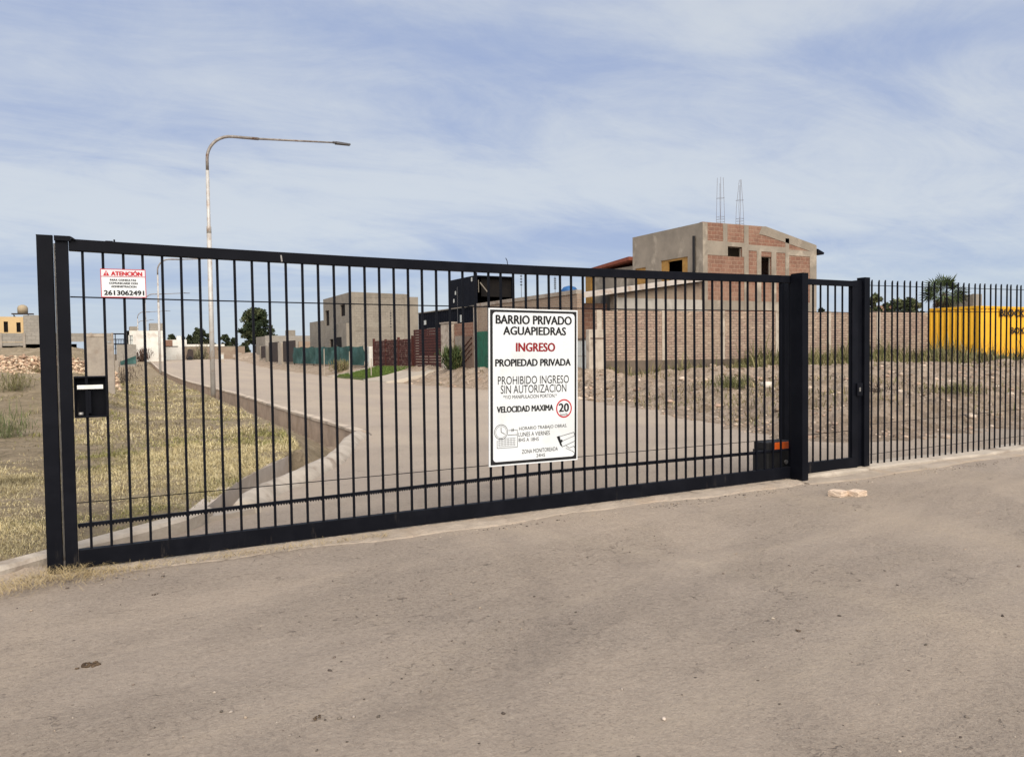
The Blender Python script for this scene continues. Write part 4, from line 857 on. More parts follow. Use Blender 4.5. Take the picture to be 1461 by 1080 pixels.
def tree(name, label, x, y, z, h, w_, seed, cols, per=60, nclump=60, trunk=.35, size=.3, low=.25, group=None):
    global nrg
    old = nrg; nrg = np.random.default_rng(seed)
    t = thing(name, label, 'tree', (x, y, z), 0, group); rr_ = random.Random(seed)
    tm = MB(); th = h*low; tm.tube([(0, 0, -.3), (.05*h*rr_.uniform(-.3, .3), 0, th*.6), (0, 0, th), (.02*h, 0, h*.6)], [trunk, trunk*.8, trunk*.65, trunk*.2], 8)
    cs = []; rs = []
    for i in range(nclump):
        a = rr_.uniform(0, 6.283); q = math.sqrt(rr_.random()); v = rr_.random(); z_ = th+(h-th)*(.05+.9*v)
        prof = math.sin(math.pi*min(1, .22+.72*v))**.7
        cx_, cy_ = q*w_/2*prof*math.cos(a)*rr_.uniform(.75, 1.1), q*w_/2*prof*math.sin(a); cs.append((cx_, cy_, z_)); rs.append(w_*rr_.uniform(.07, .14))
        if i % 5 == 0: tm.tube([(0, 0, th*.8+rr_.random()*th*.3), (cx_*.5, cy_*.5, (th+z_)/2), (cx_, cy_, z_)], [trunk*.35, trunk*.22, trunk*.08], 5)
    tm.build('trunk', 'bark', t); V, F, C = leafquads(cs, rs, per, size, cols); npmesh('crown', V, F, 'tint', C, parent=t); nrg = old
    return t
EUC = [(.035, .050, .024), (.055, .070, .032), (.028, .040, .022), (.075, .085, .042)]
tree('eucalyptus_tree', 'big round dark eucalyptus standing alone behind the far walls', 36.2, 200, 2.0, 11.3, 8.4, 3, EUC, 95, 130, .4, .36, .2)
DK = [(.035, .045, .022), (.05, .06, .03), (.028, .034, .018)]
for i, (x, y, h, w_, lab) in enumerate([(16.6, 175, 4.3, 3.4, 'low dark tree just right of the white modern house'), (20.2, 178, 6.3, 4.8, 'taller dark tree directly left of the nearest lamp pole'), (18.6, 172, 4.9, 3.6, 'rounded dark tree second right of the white modern house'),
                                   (22.9, 180, 5.2, 2.0, 'slim dark tree half hidden by the nearest lamp pole'), (25.6, 178, 4.9, 2.6, 'dark bushy tree between the nearest lamp pole and the big eucalyptus'), (27.0, 176, 4.2, 2.4, 'small dark tree left of the big eucalyptus'), (14.6, 176, 4.9, 2.2, 'small dark tree at the right corner of the white modern house'),
                                   (31.8, 192, 3.2, 3.0, 'low grey green tree under the big eucalyptus')]):
    tree('dark_tree', lab, x, y, 1.3, h, w_, 20+i, DK, 70, 40, .2, .30, .08, 'trees behind the far walls')
OL = [(.07, .085, .04), (.095, .105, .05), (.05, .065, .03), (.12, .12, .065)]
for i, (x, y, h, w_, lab) in enumerate([(61.7, 45, 4.4, 3.4, 'small grey green tree above the brick wall nearest the narrow gate'), (66.6, 46, 4.2, 5.2, 'spreading olive tree left of the palm'), (68.6, 46.5, 3.9, 3.2, 'olive tree touching the palm above the yellow container'), (53.2, 44, 2.9, .7, 'thin dark conifer poking above the brick wall beside the house')]):
    tree('olive_tree' if i < 3 else 'conifer_tree', lab, x, y, 2.0, h, w_, 40+i, OL if i < 3 else DK, 80, 42, .15, .19, .06, 'trees beyond the brick wall' if i < 3 else None)
# fan palm
prng = random.Random(5); pm = thing('fan_palm', 'fan palm with a shaggy crown rising behind the yellow container', 'palm', (71.6, 45, 1.2))
MB().tube([(0, 0, -.2), (.05, 0, 2.5), (0, .03, 5.4)], [.42, .34, .30], 10).build('trunk', 'bark', pm)
V = []; F = []; C = []
def frond(az_, el, L_, c, droop=.6):
    d = Vector((math.cos(az_)*math.cos(el), math.sin(az_)*math.cos(el), math.sin(el))); o = Vector((0, 0, 5.3)); st_ = o+d*L_*.45
    side = d.cross(Vector((0, 0, 1))).normalized(); side = Matrix.Rotation(prng.uniform(-1.2, 1.2), 3, d) @ side; upv = side.cross(d)
    def q(a, b, c_, e): 
        i = len(V); V.extend([tuple(a), tuple(b), tuple(c_), tuple(e)]); F.append((i, i+1, i+2, i+3)); C.extend([c]*4)
    q(o-side*.03, o+side*.03, st_+side*.02, st_-side*.02)
    for k in range(11):
        a = R(-78+156*k/10); dd_ = (d*math.cos(a)+side*math.sin(a)).normalized(); l_ = L_*.55*(1-.25*abs(a)/1.3); tp = st_+dd_*l_-Vector((0, 0, 1))*droop*l_*.45*prng.uniform(.5, 1.4); md = st_+dd_*l_*.55
        sd_ = dd_.cross(upv).normalized()*.025*L_; q(st_, md-sd_, tp, md+sd_)
for k in range(36):
    el = math.asin(prng.uniform(-.35, .98)); k_ = prng.uniform(.4, 1.3); c = (.075*k_, .10*k_, .04*k_); frond(k*2.399, el, prng.uniform(2.0, 2.7), c, .3 if el > 0 else .8)
for k in range(36): frond(k*2.1, R(prng.uniform(-80, -35)), prng.uniform(1.2, 1.8), (.17*prng.uniform(.7, 1.2), .125, .07), .8)
npmesh('crown', np.array(V), np.array(F), 'tint', np.array(C), parent=pm)

# ------------------------------------------------------------------ street lamps
def lamp(x, y, z, h, arm, label, r=.092, tilt=.24):
    t = thing('street_lamp', label, 'street lamp', (x, y, z), 0, 'tall bent arm street lamps along the street')
    MB().tube([(0, 0, -.3), (0, 0, h*.62)], [r, r*.96], 14).build('pole', 'galv', t, smooth=True)
    MB().tube([(0, 0, h*.62), (0, 0, h*.645), (0.0, 0, h*.65), (0, 0, h*.86)], [r*.96, r*.96, r*.72, r*.70], 14).build('upper_pole', 'galv', t, smooth=True)
    pts = [(0, 0, h*.86)]; rc = .95
    for i in range(0, 10):
        a = R(90*i/9); pts.append((rc-rc*math.cos(a), 0, h-rc+rc*math.sin(a)-.0))
    pts.append((1.9, 0, h+.03)); MB().tube(pts, r*.62, 10).build('bend', 'pole2', t, smooth=True)
    MB().tube([(1.85, 0, h+.028), (arm-.6, 0, h+tilt)], [r*.46, r*.36], 8).build('arm', 'pole2', t, smooth=True)
    g = h+tilt; b = MB(); b.tube([(arm-.72, 0, g), (arm-.55, 0, g)], [r*.55, r*.6], 8)
    b.add([(arm-.6, -.13, g-.05), (arm, -.10, g-.045), (arm, .10, g-.045), (arm-.6, .13, g-.05), (arm-.6, -.10, g+.035), (arm, -.07, g+.02), (arm, .07, g+.02), (arm-.6, .10, g+.035)],
        [(0, 3, 2, 1), (4, 5, 6, 7), (0, 1, 5, 4), (1, 2, 6, 5), (2, 3, 7, 6), (3, 0, 4, 7)])
    b.build('lamp_head', 'lampgrey', t)
    return t
lamp(4.02, 31.3, 0.12, 9.86, 5.55, 'tall grey street lamp nearest the gate, its whole arm above the gate')
lamp(4.85, 69, 0.22, 9.3, 5.3, 'second street lamp from the gate, its arm just under the gate rail')
lamp(6.05, 108, 1.2, 8.3, 5.3, 'third street lamp, its arm level with the phone number notice')
lamp(6.85, 144, 1.35, 7.75, 5.1, 'fourth street lamp, standing beyond the white modern house')
lamp(8.6, 182, 1.4, 7.8, 3.2, 'farthest and faintest street lamp above the white house roof')

# ------------------------------------------------------------------ left background
cp = thing('concrete_pillar', 'broad beige concrete pillar standing behind the latch box', 'pillar', (0.08, 22, lz(0.08, 22)))
MB().box(-.205, .205, 0, .45, -.2, 2.175-lz(.08, 22)).build('shaft', 'concrete', cp, bevel=.012)
MB().box(-.215, .215, -.012, .462, 2.10-lz(.08, 22), 2.178-lz(.08, 22)).build('cap', 'kerb', cp, bevel=.012)
sp = thing('fence_stub', 'crumbling low sandy concrete stub just right of the broad pillar', 'wall stub', (0.51, 27, lz(.51, 27)))
MB().prism([(-.10, 0), (.09, .05), (.10, .3), (-.09, .32)], -.3, 1.98-lz(.51, 27)).build('stub', 'concrete', sp, bevel=.02)
o = MB().box(-.06, .06, -.06, .06, -.2, 1.05).build('concrete_post', 'concrete', None, (0.98, 40, lz(.98, 40)), bevel=.01); tag(o, 'thin short concrete post with dry twigs, right of the crumbling stub', 'post')
bush('dry_bush', 'dead dark twigs sprawling around the thin concrete post', 1.05, 40.4, lz(1.05, 40.4), .8, 1.3, 60, [(.07, .05, .04), (.10, .07, .055)], wd=.02, lean=.8)

yh = thing('yellow_house', 'distant ochre house with narrow dark windows and a bare block end', 'house', (-6, 60, 2.0))
wall_mb(2.07, 2.31, .2, [(.98, 1.22, 1.3, 2.0), (1.68, 1.92, 1.3, 1.95)]).build('wall', 'cream', yh, (0, 0, 0))
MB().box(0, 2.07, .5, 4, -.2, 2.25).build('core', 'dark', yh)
wall_mb(4, 2.31, .2).build('side_wall', 'cream', yh, (0, 4, 0), WEST)
wall_mb(1.35, 2.42, .2).build('block_wall', 'block', yh, (2.075, -.05, 0)); MB().box(2.075, 3.42, .15, 4, -.2, 2.40).build('block_room', 'block', yh)
MB().box(0, 2.07, .2, 4, 2.27, 2.31).build('roof', 'render2', yh)
for i, (u, q) in enumerate(((.98, 1.3), (1.68, 1.3))): MB().box(u, u+.24, .12, .14, q, q+.68).build('window', 'dark', yh)
wt = thing('water_tank', 'tan domed water tank on a steel platform over the ochre house', 'water tank', (-3.98, 60.6, 4.5))
MB().tube([(0, 0, .06), (0, 0, .42), (0, 0, .56), (0, 0, .64)], [.30, .31, .24, .08], 18).build('tank', 'tanktan', wt, smooth=True)
b = MB(); b.box(-.62, .62, -.35, .35, 0, .06)
for x in (-.5, .3): b.beam((x, 0, 0), (x, 0, -.5), .05, .05).beam((x, 0, -.05), (x+.3, 0, -.45), .03, .03)
b.build('platform', 'brownmetal', wt)
gw = thing('precast_fence', 'long grey precast fence with dark gaps along its foot, on the rise', 'fence', (-9, 52, 1.9))
b = MB()
for i in range(9):
    x = i*1.12
    b.box(x+.06, x+1.06, .02, .10, .62, 1.12)
    if i % 2 == 0: b.box(x+.06, x+1.06, .02, .10, .40, .60)
b.build('panel', 'block', gw)
for i in range(10): MB().box(i*1.12-.06, i*1.12+.06, -.02, .14, -.5, 1.14).build('post', 'concrete', gw); MB().box(0, 8.2, .6, .9, -.4, .5).build('gap_shade', 'dark', gw)  # near-black box painted as the shade behind the fence gaps
# green strip, pergola and grey wall left of the white house
gl = thing('grey_wall', 'low grey block wall with a green net hung on it, left of the white house', 'wall', (2.1, 85, .6))
wall_mb(1.75, 2.2, .2).build('blockwork', 'block', gl); MB().add([(.3, -.03, .55), (1.7, -.03, 1.1), (1.7, -.03, .3), (.3, -.03, .2), (.3, -.01, .55), (1.7, -.01, 1.1), (1.7, -.01, .3), (.3, -.01, .2)], [(0, 1, 2, 3), (7, 6, 5, 4), (0, 4, 5, 1), (1, 5, 6, 2), (2, 6, 7, 3), (3, 7, 4, 0)]).build('green_net', 'greenmesh', gl)
pgo = thing('pergola', 'thin dark steel pergola with a grille, left of the white house', 'pergola', (1.2, 86, .8))
b = MB().box(0, 1.75, -.05, .05, 3.02, 3.14)
for x in (0.1, .85, 1.65): b.box(x-.04, x+.04, -.04, .04, -.2, 3.02)
b.build('frame', 'blacksteel', pgo); b = MB()
for i in range(9): b.box(.35+i*.15, .39+i*.15, -.02, .02, 1.6, 2.55)
b.box(.3, 1.65, -.03, .03, 2.5, 2.58).box(.3, 1.65, -.03, .03, 1.6, 1.66).box(.3, 1.65, -.03, .03, 2.0, 2.12).build('grille', 'blacksteel', pgo)
wh = thing('white_house', 'white flat roofed modern house with grey roof boxes at the street end', 'house', (3.6, 100, 1.0))
wall_mb(3.9, 3.62, .3, [(.15, .62, 2.0, 3.1)]).build('wall', 'white', wh); MB().box(0.03, 3.87, .3, 7, 0, 3.58).build('body', 'white', wh); wall_mb(7, 3.62, .25).build('side_wall', 'white', wh, (-.002, 7, 0), WEST)
f = MB().box(.15, .62, .12, .16, 2.0, 3.1).build('window', 'meter', wh); MB().box(.36, .40, .09, .12, 2.0, 3.1).box(.15, .36, .09, .12, 2.5, 2.55).box(.40, .62, .09, .12, 2.5, 2.55).build('mullion', 'lampgrey', f)
MB().box(.35, 1.15, 1, 3, 3.62, 4.15).build('roof_box', 'plaster', wh); MB().box(2.5, 3.95, .8, 3, 3.0, 4.55).build('roof_box', 'block', wh)
MB().box(-.1, .62, -.22, -.02, 0, 2.05).build('grey_base_wall', 'sheet', wh)
lw = thing('white_wall', 'low white garden wall with a dark coping to the right of the white house', 'wall', (7.6, 105, 1.0))
wall_mb(2.6, 1.78, .2).build('wall', 'white', lw); MB().box(-.3, 1.9, -.05, .25, 1.785, 1.86).build('coping', 'blacksteel', lw)
wb = thing('white_bungalow', 'far white bungalow behind the low white garden wall', 'house', (8.9, 120, 1.2))
wall_mb(3.1, 2.75, .2).build('wall', 'white', wb); MB().box(0.03, 3.07, .2, 5, 0, 2.7).build('body', 'white', wb); MB().box(1.9, 2.5, 1, 2, 2.75, 3.3).build('roof_box', 'white', wb)
rb_ = thing('red_brick_hut', 'small red brown brick hut between the white house and the white bungalow', 'hut', (8.6, 112, 1.2)); wall_mb(.85, 2.55, .2).build('wall', 'redbrick', rb_); MB().box(.02, .83, .2, 2, 0, 2.5).build('body', 'redbrick', rb_)
fw = thing('brick_street_wall', 'long low brown brick wall across the far end of the street', 'wall', (10.4, 108, .9))
wall_mb(7.6, 1.85, .25).build('brickwork', 'tanbrick', fw); MB().box(0, 7.6, -.02, .27, 1.853, 1.93).build('coping', 'plaster', fw)
fw2 = thing('white_far_wall', 'pale far wall over the brown brick wall behind the nearest lamp pole', 'wall', (13.2, 140, 1.2)); wall_mb(6.8, 2.35, .25).build('wall', 'white', fw2)
for i, (x, y, lab) in enumerate(((17.6, 118, 'pale utility pillar left of the dark gate at the far wall'), (13.8, 107, 'pale utility pillar in front of the brown far wall near the lamp pole'))):
    o = thing('utility_pillar', lab, 'pillar', (x-.6, y-12, .85)); MB().box(-.28, .28, -.2, .2, -.2, 1.05).build('shaft', 'path', o, bevel=.02); MB().box(-.2, .2, -.215, -.2, .35, .85).build('meter_door', 'meter', o)
bush('dry_bush', 'pale bush on the wall corner below the taller dark tree', 12.2, 106.5, 1.0, 1.3, 1.9, 160, [(.22, .2, .12), (.3, .26, .17)], wd=.07)
o = thing('parked_trailer', 'dark covered cart parked beside the low white garden wall', 'cart', (10.6, 103, 1.0)); b = MB()
b.add([(-.4, -.5, .25), (.45, -.5, .25), (.45, .6, .25), (-.4, .6, .25), (-.15, -.4, 1.5), (.35, -.4, 1.4), (.35, .5, 1.3), (-.15, .5, 1.4)], [(0, 3, 2, 1), (4, 5, 6, 7), (0, 1, 5, 4), (1, 2, 6, 5), (2, 3, 7, 6), (3, 0, 4, 7)]); b.build('cover', 'brownmetal', o, bevel=.08)
for q in (-.55, .62): MB().tube([(0, q, .28), (0, q+.08, .28)], .28, 14).build('wheel', 'rubberblack', o)

# ------------------------------------------------------------------ right side of the street
SX = 17.5
def wall_w(name, label, cat, x, y0, y1, zb): # empty at the far end of a wall that looks to -X
    return thing(name, label, cat, (x, y1, zb), WEST)
# far dark gates
t = wall_w('dark_gate', 'dark brown sheet gate with a pale post, left of the green netting', 'gate', 17, 74.7, 87, .75)
for (a, c, h, m_) in ((0.05, 5.0, 2.2, 'brownmetal'), (7.2, 12.3, 2.22, 'brownmetal')): MB().box(a, c, 0, .12, .15, h).build('panel', m_, t)
MB().box(5.25, 7.0, -.1, .3, -.3, 2.1).build('post', 'path', t, bevel=.02)
t = wall_w('small_dark_gate', 'small dark brown gate beside the low grey house', 'gate', 17, 88.2, 91.5, .85); MB().box(0.1, 3.2, 0, .1, .4, 1.75).build('panel', 'brownmetal', t); MB().box(-.3, .1, -.1, .2, 0, 1.8).box(3.2, 3.6, -.1, .2, 0, 1.7).build('post', 'plaster', t)
t = thing('grey_low_house', 'long low grey block house behind the dark gates', 'house', (18.2, 95, .9)); wall_mb(5.6, 3.0, .2).build('wall', 'block', t); MB().box(.02, 5.58, .2, 6, 0, 2.95).build('body', 'plaster', t); MB().box(2.9, 3.8, 1, 2.5, 2.96, 3.7).build('roof_box', 'plaster', t)
MB().box(3.9, 5.5, -.3, -.02, 0, 2.3).build('brick_bay', 'tanbrick', t)
# green shade net
t = wall_w('green_net_fence', 'long dark green shade net fence sagging between poles before the grey house', 'fence', 16.9, 52.9, 74.9, .55)
n = 90; P = []
for i in range(n):
    u = 22*i/(n-1); r_ = []
    for k in range(9):
        v = k/8; zt = 1.62-.10*abs(math.sin(u*math.pi/3.67))-.16*(u/22) ; fold = .05*math.sin(u*4+v*3)*v+.06*math.sin(u*1.3-v*5)+.04*math.sin(u*9+v*9)
        r_.append((u, fold, .22+v*(zt-.05)))
    P.append(r_)
P = np.array(P); idx = np.arange(n*9).reshape(n, 9); F = np.stack([idx[:-1, :-1], idx[1:, :-1], idx[1:, 1:], idx[:-1, 1:]], -1).reshape(-1, 4)
npmesh('net', P.reshape(-1, 3), F, 'greenmesh', parent=t, smooth=True)
for i in range(7): MB().tube([(i*3.66, .12, -.3), (i*3.66+.03, .12, 1.75)], .045, 7).build('pole', 'bark', t)
for i, (y, h, lab) in enumerate(((55.6, 1.9, 'pale wooden stake by the green net, farther from the gate'), (50.0, 1.75, 'pale wooden stake where the path meets the street'), (45.2, 1.3, 'short yellowish stake at the edge of the green lawn patch'))):
    x = (14.75, 14.95, 14.85)[i]; o = MB().tube([(0, 0, -.2), (.02, 0, h)], .03, 6).build('stake', 'path', None, (x, y, rz_(x, y))); tag(o, lab, 'stake')

M['greyblock'] = brick_mat('bare_cement_block', (0.275, 0.245, 0.20), (0.24, 0.213, 0.174), (0.205, 0.182, 0.15), 0.42, 0.21, 0.014, dirt=(0.30, 0.27, 0.222), dfac=0.6)
# grey cement house
gh = thing('grey_house', 'two storey bare grey cement house with square openings behind the green net', 'house', (19, 62.8, .75))
H = 6.0
wall_mb(8.7, [(0, H-.06), (8.7, H)], .25, [(.6, 1.95, 3.45, 4.85), (5.5, 7.0, 4.1, 5.1), (5.3, 7.9, .6, 2.35), (1.9, 3.2, .6, 2.2)]).build('wall', 'greyblock', gh, (0, 8.7, 0), WEST)
for (a, c, z0, z1) in ((.6, 1.95, 3.45, 4.85), (5.5, 7.0, 4.1, 5.1), (1.9, 3.2, .6, 2.2)):
    wf = MB().box(a, c, .17, .20, z0, z1).build('window', 'dark', gh, (0, 8.7, 0), WEST); MB().box(a, a+.07, .12, .17, z0, z1).box(c-.07, c, .12, .17, z0, z1).box(a+.07, c-.07, .12, .17, z1-.07, z1).build('frame', 'brownmetal', wf)
MB().box(-.002, .30, -.025, -.002, 0, 5.98).box(4.7, 5.0, -.025, -.002, 0, 5.9).box(.30, 4.7, -.018, -.002, 5.55, 5.93).box(.30, 4.7, -.018, -.002, 2.75, 3.05).build('concrete_bands', 'plaster', gh)
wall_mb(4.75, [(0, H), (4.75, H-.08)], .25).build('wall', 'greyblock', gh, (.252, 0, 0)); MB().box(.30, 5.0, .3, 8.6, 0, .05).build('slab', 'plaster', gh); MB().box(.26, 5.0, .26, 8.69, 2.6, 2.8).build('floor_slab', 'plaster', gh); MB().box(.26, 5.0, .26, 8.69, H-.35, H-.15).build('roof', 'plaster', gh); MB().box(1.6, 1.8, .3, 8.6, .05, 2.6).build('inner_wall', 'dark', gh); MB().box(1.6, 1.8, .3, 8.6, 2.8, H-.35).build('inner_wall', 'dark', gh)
wall_mb(1.0, H-.3, .25).build('step_wall', 'plaster', gh, (5.0, .05, 0)); MB().box(5.0, 6.0, .3, 5, 0, H-.35).build('step_body', 'plaster', gh)
MB().box(-.35, -.002, .25, 3.6, .2, 3.42).build('porch_box', 'plaster', gh); MB().box(-.36, -.352, 1.7, 3.3, .2, 2.3).build('porch_shade_sheet', 'dark', gh)  # dark sheet on the solid porch box, painted as a shaded opening
wall_mb(4.9, 4.0, .25, [(2.8, 3.6, .8, 1.9)]).build('low_block_wall', 'greyblock', gh, (-.02, 13.62, 0), WEST); MB().box(.24, 4, 8.72, 13.6, 0, 3.95).build('low_block', 'plaster', gh)
wall_mb(4, 4.0, .25).build('low_block_wall', 'plaster', gh, (-.018, 13.6, 0))
# rough red timber fence, white pillar, red slat gate, driveway, lawn patch
t = wall_w('timber_fence', 'rough dark red timber fence of stacked boards left of the slatted gate', 'fence', SX, 44.9, 52.6, .25); b = MB()
for i in range(16):
    z = .12+i*.135; q = 0
    while q < 7.6:
        l_ = rng.uniform(.7, 1.9); e = min(7.6, q+l_); b.box(q, e-.02, rng.uniform(-.04, .02), .09, z, z+rng.uniform(.085, .12)); q = e
b.build('boards', 'redwood2', t); MB().box(0, 7.65, .10, .14, 0, 2.2).build('backing', 'redwood', t)
for i in range(4): MB().box(i*2.5, i*2.5+.09, -.07, .09, 0, 2.22+rng.uniform(-.05, .28)).build('post', 'redwood', t)
t = thing('white_pillar', 'white painted gate pillar at the end of the red timber fence', 'pillar', (SX, 53.1, .25)); MB().box(-.3, .3, -.45, .45, -.3, 1.85).build('shaft', 'white', t, bevel=.02); MB().box(-.31, -.302, -.2, .2, .7, 1.3).build('house_number_plate', 'signwhite', t)
t = wall_w('red_slat_gate', 'dark red horizontal slat gate at the top of the driveway', 'gate', SX, 40.35, 44.85, .45); b = MB()
for i in range(15): b.box(.05, 4.45, -.02, .03, .12+i*.165, .12+i*.165+.142)
b.build('slats', 'redwood', t); b = MB()
for x in (0, 2.2, 4.42): b.box(x, x+.08, .035, .09, .02, 2.58)
b.build('frame', 'redwood', t); MB().box(4.44, 4.56, -.06, .1, 0, 2.6).build('side_board', 'redwood2', t)
t = thing('concrete_gate_pillar', 'pale raw concrete pillar between the slatted gate and the brick wall', 'pillar', (SX, 39.65, .5)); MB().box(-.15, .25, -.62, .62, -.4, 2.72).build('shaft', 'kerb', t, bevel=.03); MB().box(-.2, .3, -.67, .67, 2.72, 2.80).build('cap', 'concrete', t)
def drape(nm, x0, x1, y0, y1, lift, mt, nx=14, ny=20):
    X, Y = np.meshgrid(np.linspace(x0, x1, nx), np.linspace(y0, y1, ny)); Zs = right_z(X, Y)
    Zs = 0.35*Zs+0.65*np.interp(X, [14, 17.5], [.06, .66])+lift
    P = np.stack([X, Y, Zs], -1); lo = lambda q: q-np.array([0, 0, .5])
    P = np.concatenate([lo(P[:, :1]), P, lo(P[:, -1:])], 1); P = np.concatenate([lo(P[:1]), P, lo(P[-1:])], 0)
    return kind(grid(nm, P, mt, smooth=False), 'structure')
drape('driveway', 13.95, 17.6, 39.8, 44.0, .06, 'path')
drape('lawn_patch', 14.4, 17.4, 44.2, 51.2, .05, mottled('lawn_soil_green', (.06, .08, .025), (.09, .11, .035), 2, .95))
x = nrg.uniform(14.4, 17.3, 9000); y = nrg.uniform(44.3, 51.2, 9000)
V, F, C = blades(np.stack([x, y, .35*right_z(x, y)+.65*np.interp(x, [14, 17.5], [.06, .66])+.045], -1), nrg.uniform(.05, .14, 9000), np.full(9000, .03), np.abs(nrg.normal(.4, .3, 9000)), pal(9000, [(.06, .10, .02), (.085, .13, .03)]), pal(9000, [(.10, .16, .035), (.14, .18, .05)]))
kind(npmesh('lawn_grass', V, F, 'tint', C), 'stuff')
drape('garden_path', 14.15, 17.5, 51.3, 52.6, .06, 'path'); drape('garden_path', 14.15, 17.5, 43.9, 44.2, .07, 'path')

# brick street wall with sheet panels, meter pillar
sw = wall_w('street_brick_wall', 'brick street wall with a taller stretch and sheet panels beside the sign', 'wall', SX+.1, 26.6, 38.95, .5)
wall_mb(2.7, 2.68, .25).build('brickwork', 'redbrick', sw); wall_mb(9.6, 3.45, .25).build('tall_brickwork', 'tanbrick', sw, (2.702, 0, 0)); MB().box(2.70, 12.3, -.05, .3, 3.452, 3.62).build('coping', 'concrete', sw)
MB().box(2.6, 2.95, -.08, -.002, 0, 3.45).build('column', 'concrete', sw)
for i, (a, c, m_) in enumerate(((.3, 1.3, 'sheet'), (1.42, 2.55, 'sheet2'), (3.0, 4.6, 'greensheet'), (4.7, 6.2, 'sheet'))):
    b = MB(); q = a
    while q < c: b.box(q, min(q+.09, c), -.10-(.02 if int((q-a)/.09) % 2 else 0), -.06, .08, 2.0-.05*i if i != 2 else 2.15); q += .09
    b.build('sheet_panel', m_, sw)
b = MB()
for i in range(4): b.beam((1.45, -.135, .5+i*.28), (2.5, -.135, 1.05+i*.28), .02, .07, (0, 1, 0))
b.build('brace_strip', 'redwood2', sw)
mp_ = thing('meter_pillar', 'pale meter pillar with white utility doors at the corner of the brick wall', 'meter box', (SX, 26.0, .55), WEST)
MB().box(-.62, .62, -.1, .5, -.3, 1.52).build('pillar', 'path', mp_, bevel=.015); MB().box(-.66, .66, -.14, .54, 1.52, 1.57).build('cap', 'sheet2', mp_); MB().box(.40, .64, -.2, .6, -.3, 1.9).build('corner_post', 'kerb', mp_, bevel=.02)
for k in range(2): MB().box(-.56+k*.47, -.13+k*.47, -.115, -.1005, .85, 1.45).build('meter_door', 'meter', mp_); MB().box(-.56+k*.47, -.13+k*.47, -.115, -.1005, .15, .82).build('lower_door', 'meter', mp_)
# black containers
def container(name, label, cat, W_, D_, H_, loc, rz, mat, pitch=.28, depth=.036, openend=False):
    """a box with corrugated sides; local x along the long side, front side looks to -Y"""
    t = thing(name, label, cat, loc, rz)
    def side(L_, nm, ox, oy, r_):
        n = int(L_/pitch); pr = [(0.12, 0)]; p_ = (L_-.24)/n
        for i in range(n):
            a = .12+i*p_; pr += [(a+p_*.12, 0), (a+p_*.32, depth), (a+p_*.68, depth), (a+p_*.88, 0)]
        pr.append((L_-.12, 0)); b = MB()
        for x, y in pr: b.v += [(x, y, .16), (x, y, H_-.12)]
        for i in range(len(pr)-1): b.f.append((2*i, 2*i+2, 2*i+3, 2*i+1))
        b.build(nm, mat, t, (ox, oy, 0), r_, fix=False)
    side(W_, 'side_panel', 0, .012, 0)
    side(D_, 'end_panel', .012, D_, WEST)
    side(D_, 'end_panel', W_-.012, 0, math.pi/2)
    if not openend: side(W_, 'side_panel', W_, D_-.012, math.pi)
    fr = MB()
    for x in (0, W_-.12):
        for y in (0, D_-.12): fr.box(x, x+.12, y, y+.12, 0, H_)
    for y in (0, D_-.12): fr.box(.12, W_-.12, y, y+.10, 0, .16); fr.box(.12, W_-.12, y, y+.08, H_-.12, H_)
    for x in (0, W_-.10): fr.box(x, x+.10, .12, D_-.12, 0, .16); fr.box(x, x+.08, .12, D_-.12, H_-.12, H_)
    fr.build('frame', mat, t, bevel=.006); MB().box(.08, W_-.08, .08, D_-.08, H_-.06, H_-.02).build('roof', mat, t); MB().box(.1, W_-.1, .1, D_-.1, .1, .14).build('floor', mat, t)
    return t
bc = container('black_container_home', 'long black container home behind the slatted gate, lower storey', 'container', 8.6, 2.5, 2.75, (19, 47.75, 1.47), WEST, 'blacksteel')
for (x, z, w_, h_) in ((.9, 1.95, .42, .28), (6.6, 1.9, .16, .42), (1.5, 1.25, 1.3, .45), (5.9, 1.6, .1, .2)): MB().box(x, x+w_, -.03, .005, z, z+h_).build('vent' if w_ < 1 else 'window', 'meter' if w_ < 1 else 'sheet', bc)
MB().box(.0, 8.6, -.05, -.01, 2.72, 2.78).build('edge_flashing', 'plaster', bc)
bu = thing('black_upper_container', 'black upper container with its raised open end above the brick wall', 'container', (19, 42.5, 4.26), WEST)
MB().box(0, 3.4, 0, .06, .0, 1.66).build('side_wall', 'blacksteel', bu); MB().box(0, 3.4, 2.44, 2.5, 0, 1.62).build('side_wall', 'blacksteel', bu); MB().box(0, .06, .06, 2.44, 0, 1.64).build('end_wall', 'blacksteel', bu)
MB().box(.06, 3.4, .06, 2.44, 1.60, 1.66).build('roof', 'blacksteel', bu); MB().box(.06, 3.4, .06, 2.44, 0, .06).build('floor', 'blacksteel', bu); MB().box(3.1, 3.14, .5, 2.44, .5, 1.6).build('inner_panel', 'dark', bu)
MB().box(3.4, 3.62, -.05, .02, -.05, 1.78).build('open_door', 'blacksteel', bu); MB().beam((3.5, .25, 1.25), (3.55, .75, .65), .06, .06).beam((3.5, .15, 1.4), (3.5, .15, .7), .04, .04).build('stay', 'plaster', bu)
for (x, z) in ((.65, .75), (2.9, 1.35), (.4, .3)): MB().box(x, x+.14, -.02, -.001, z, z+.22).build('vent', 'meter', bu)
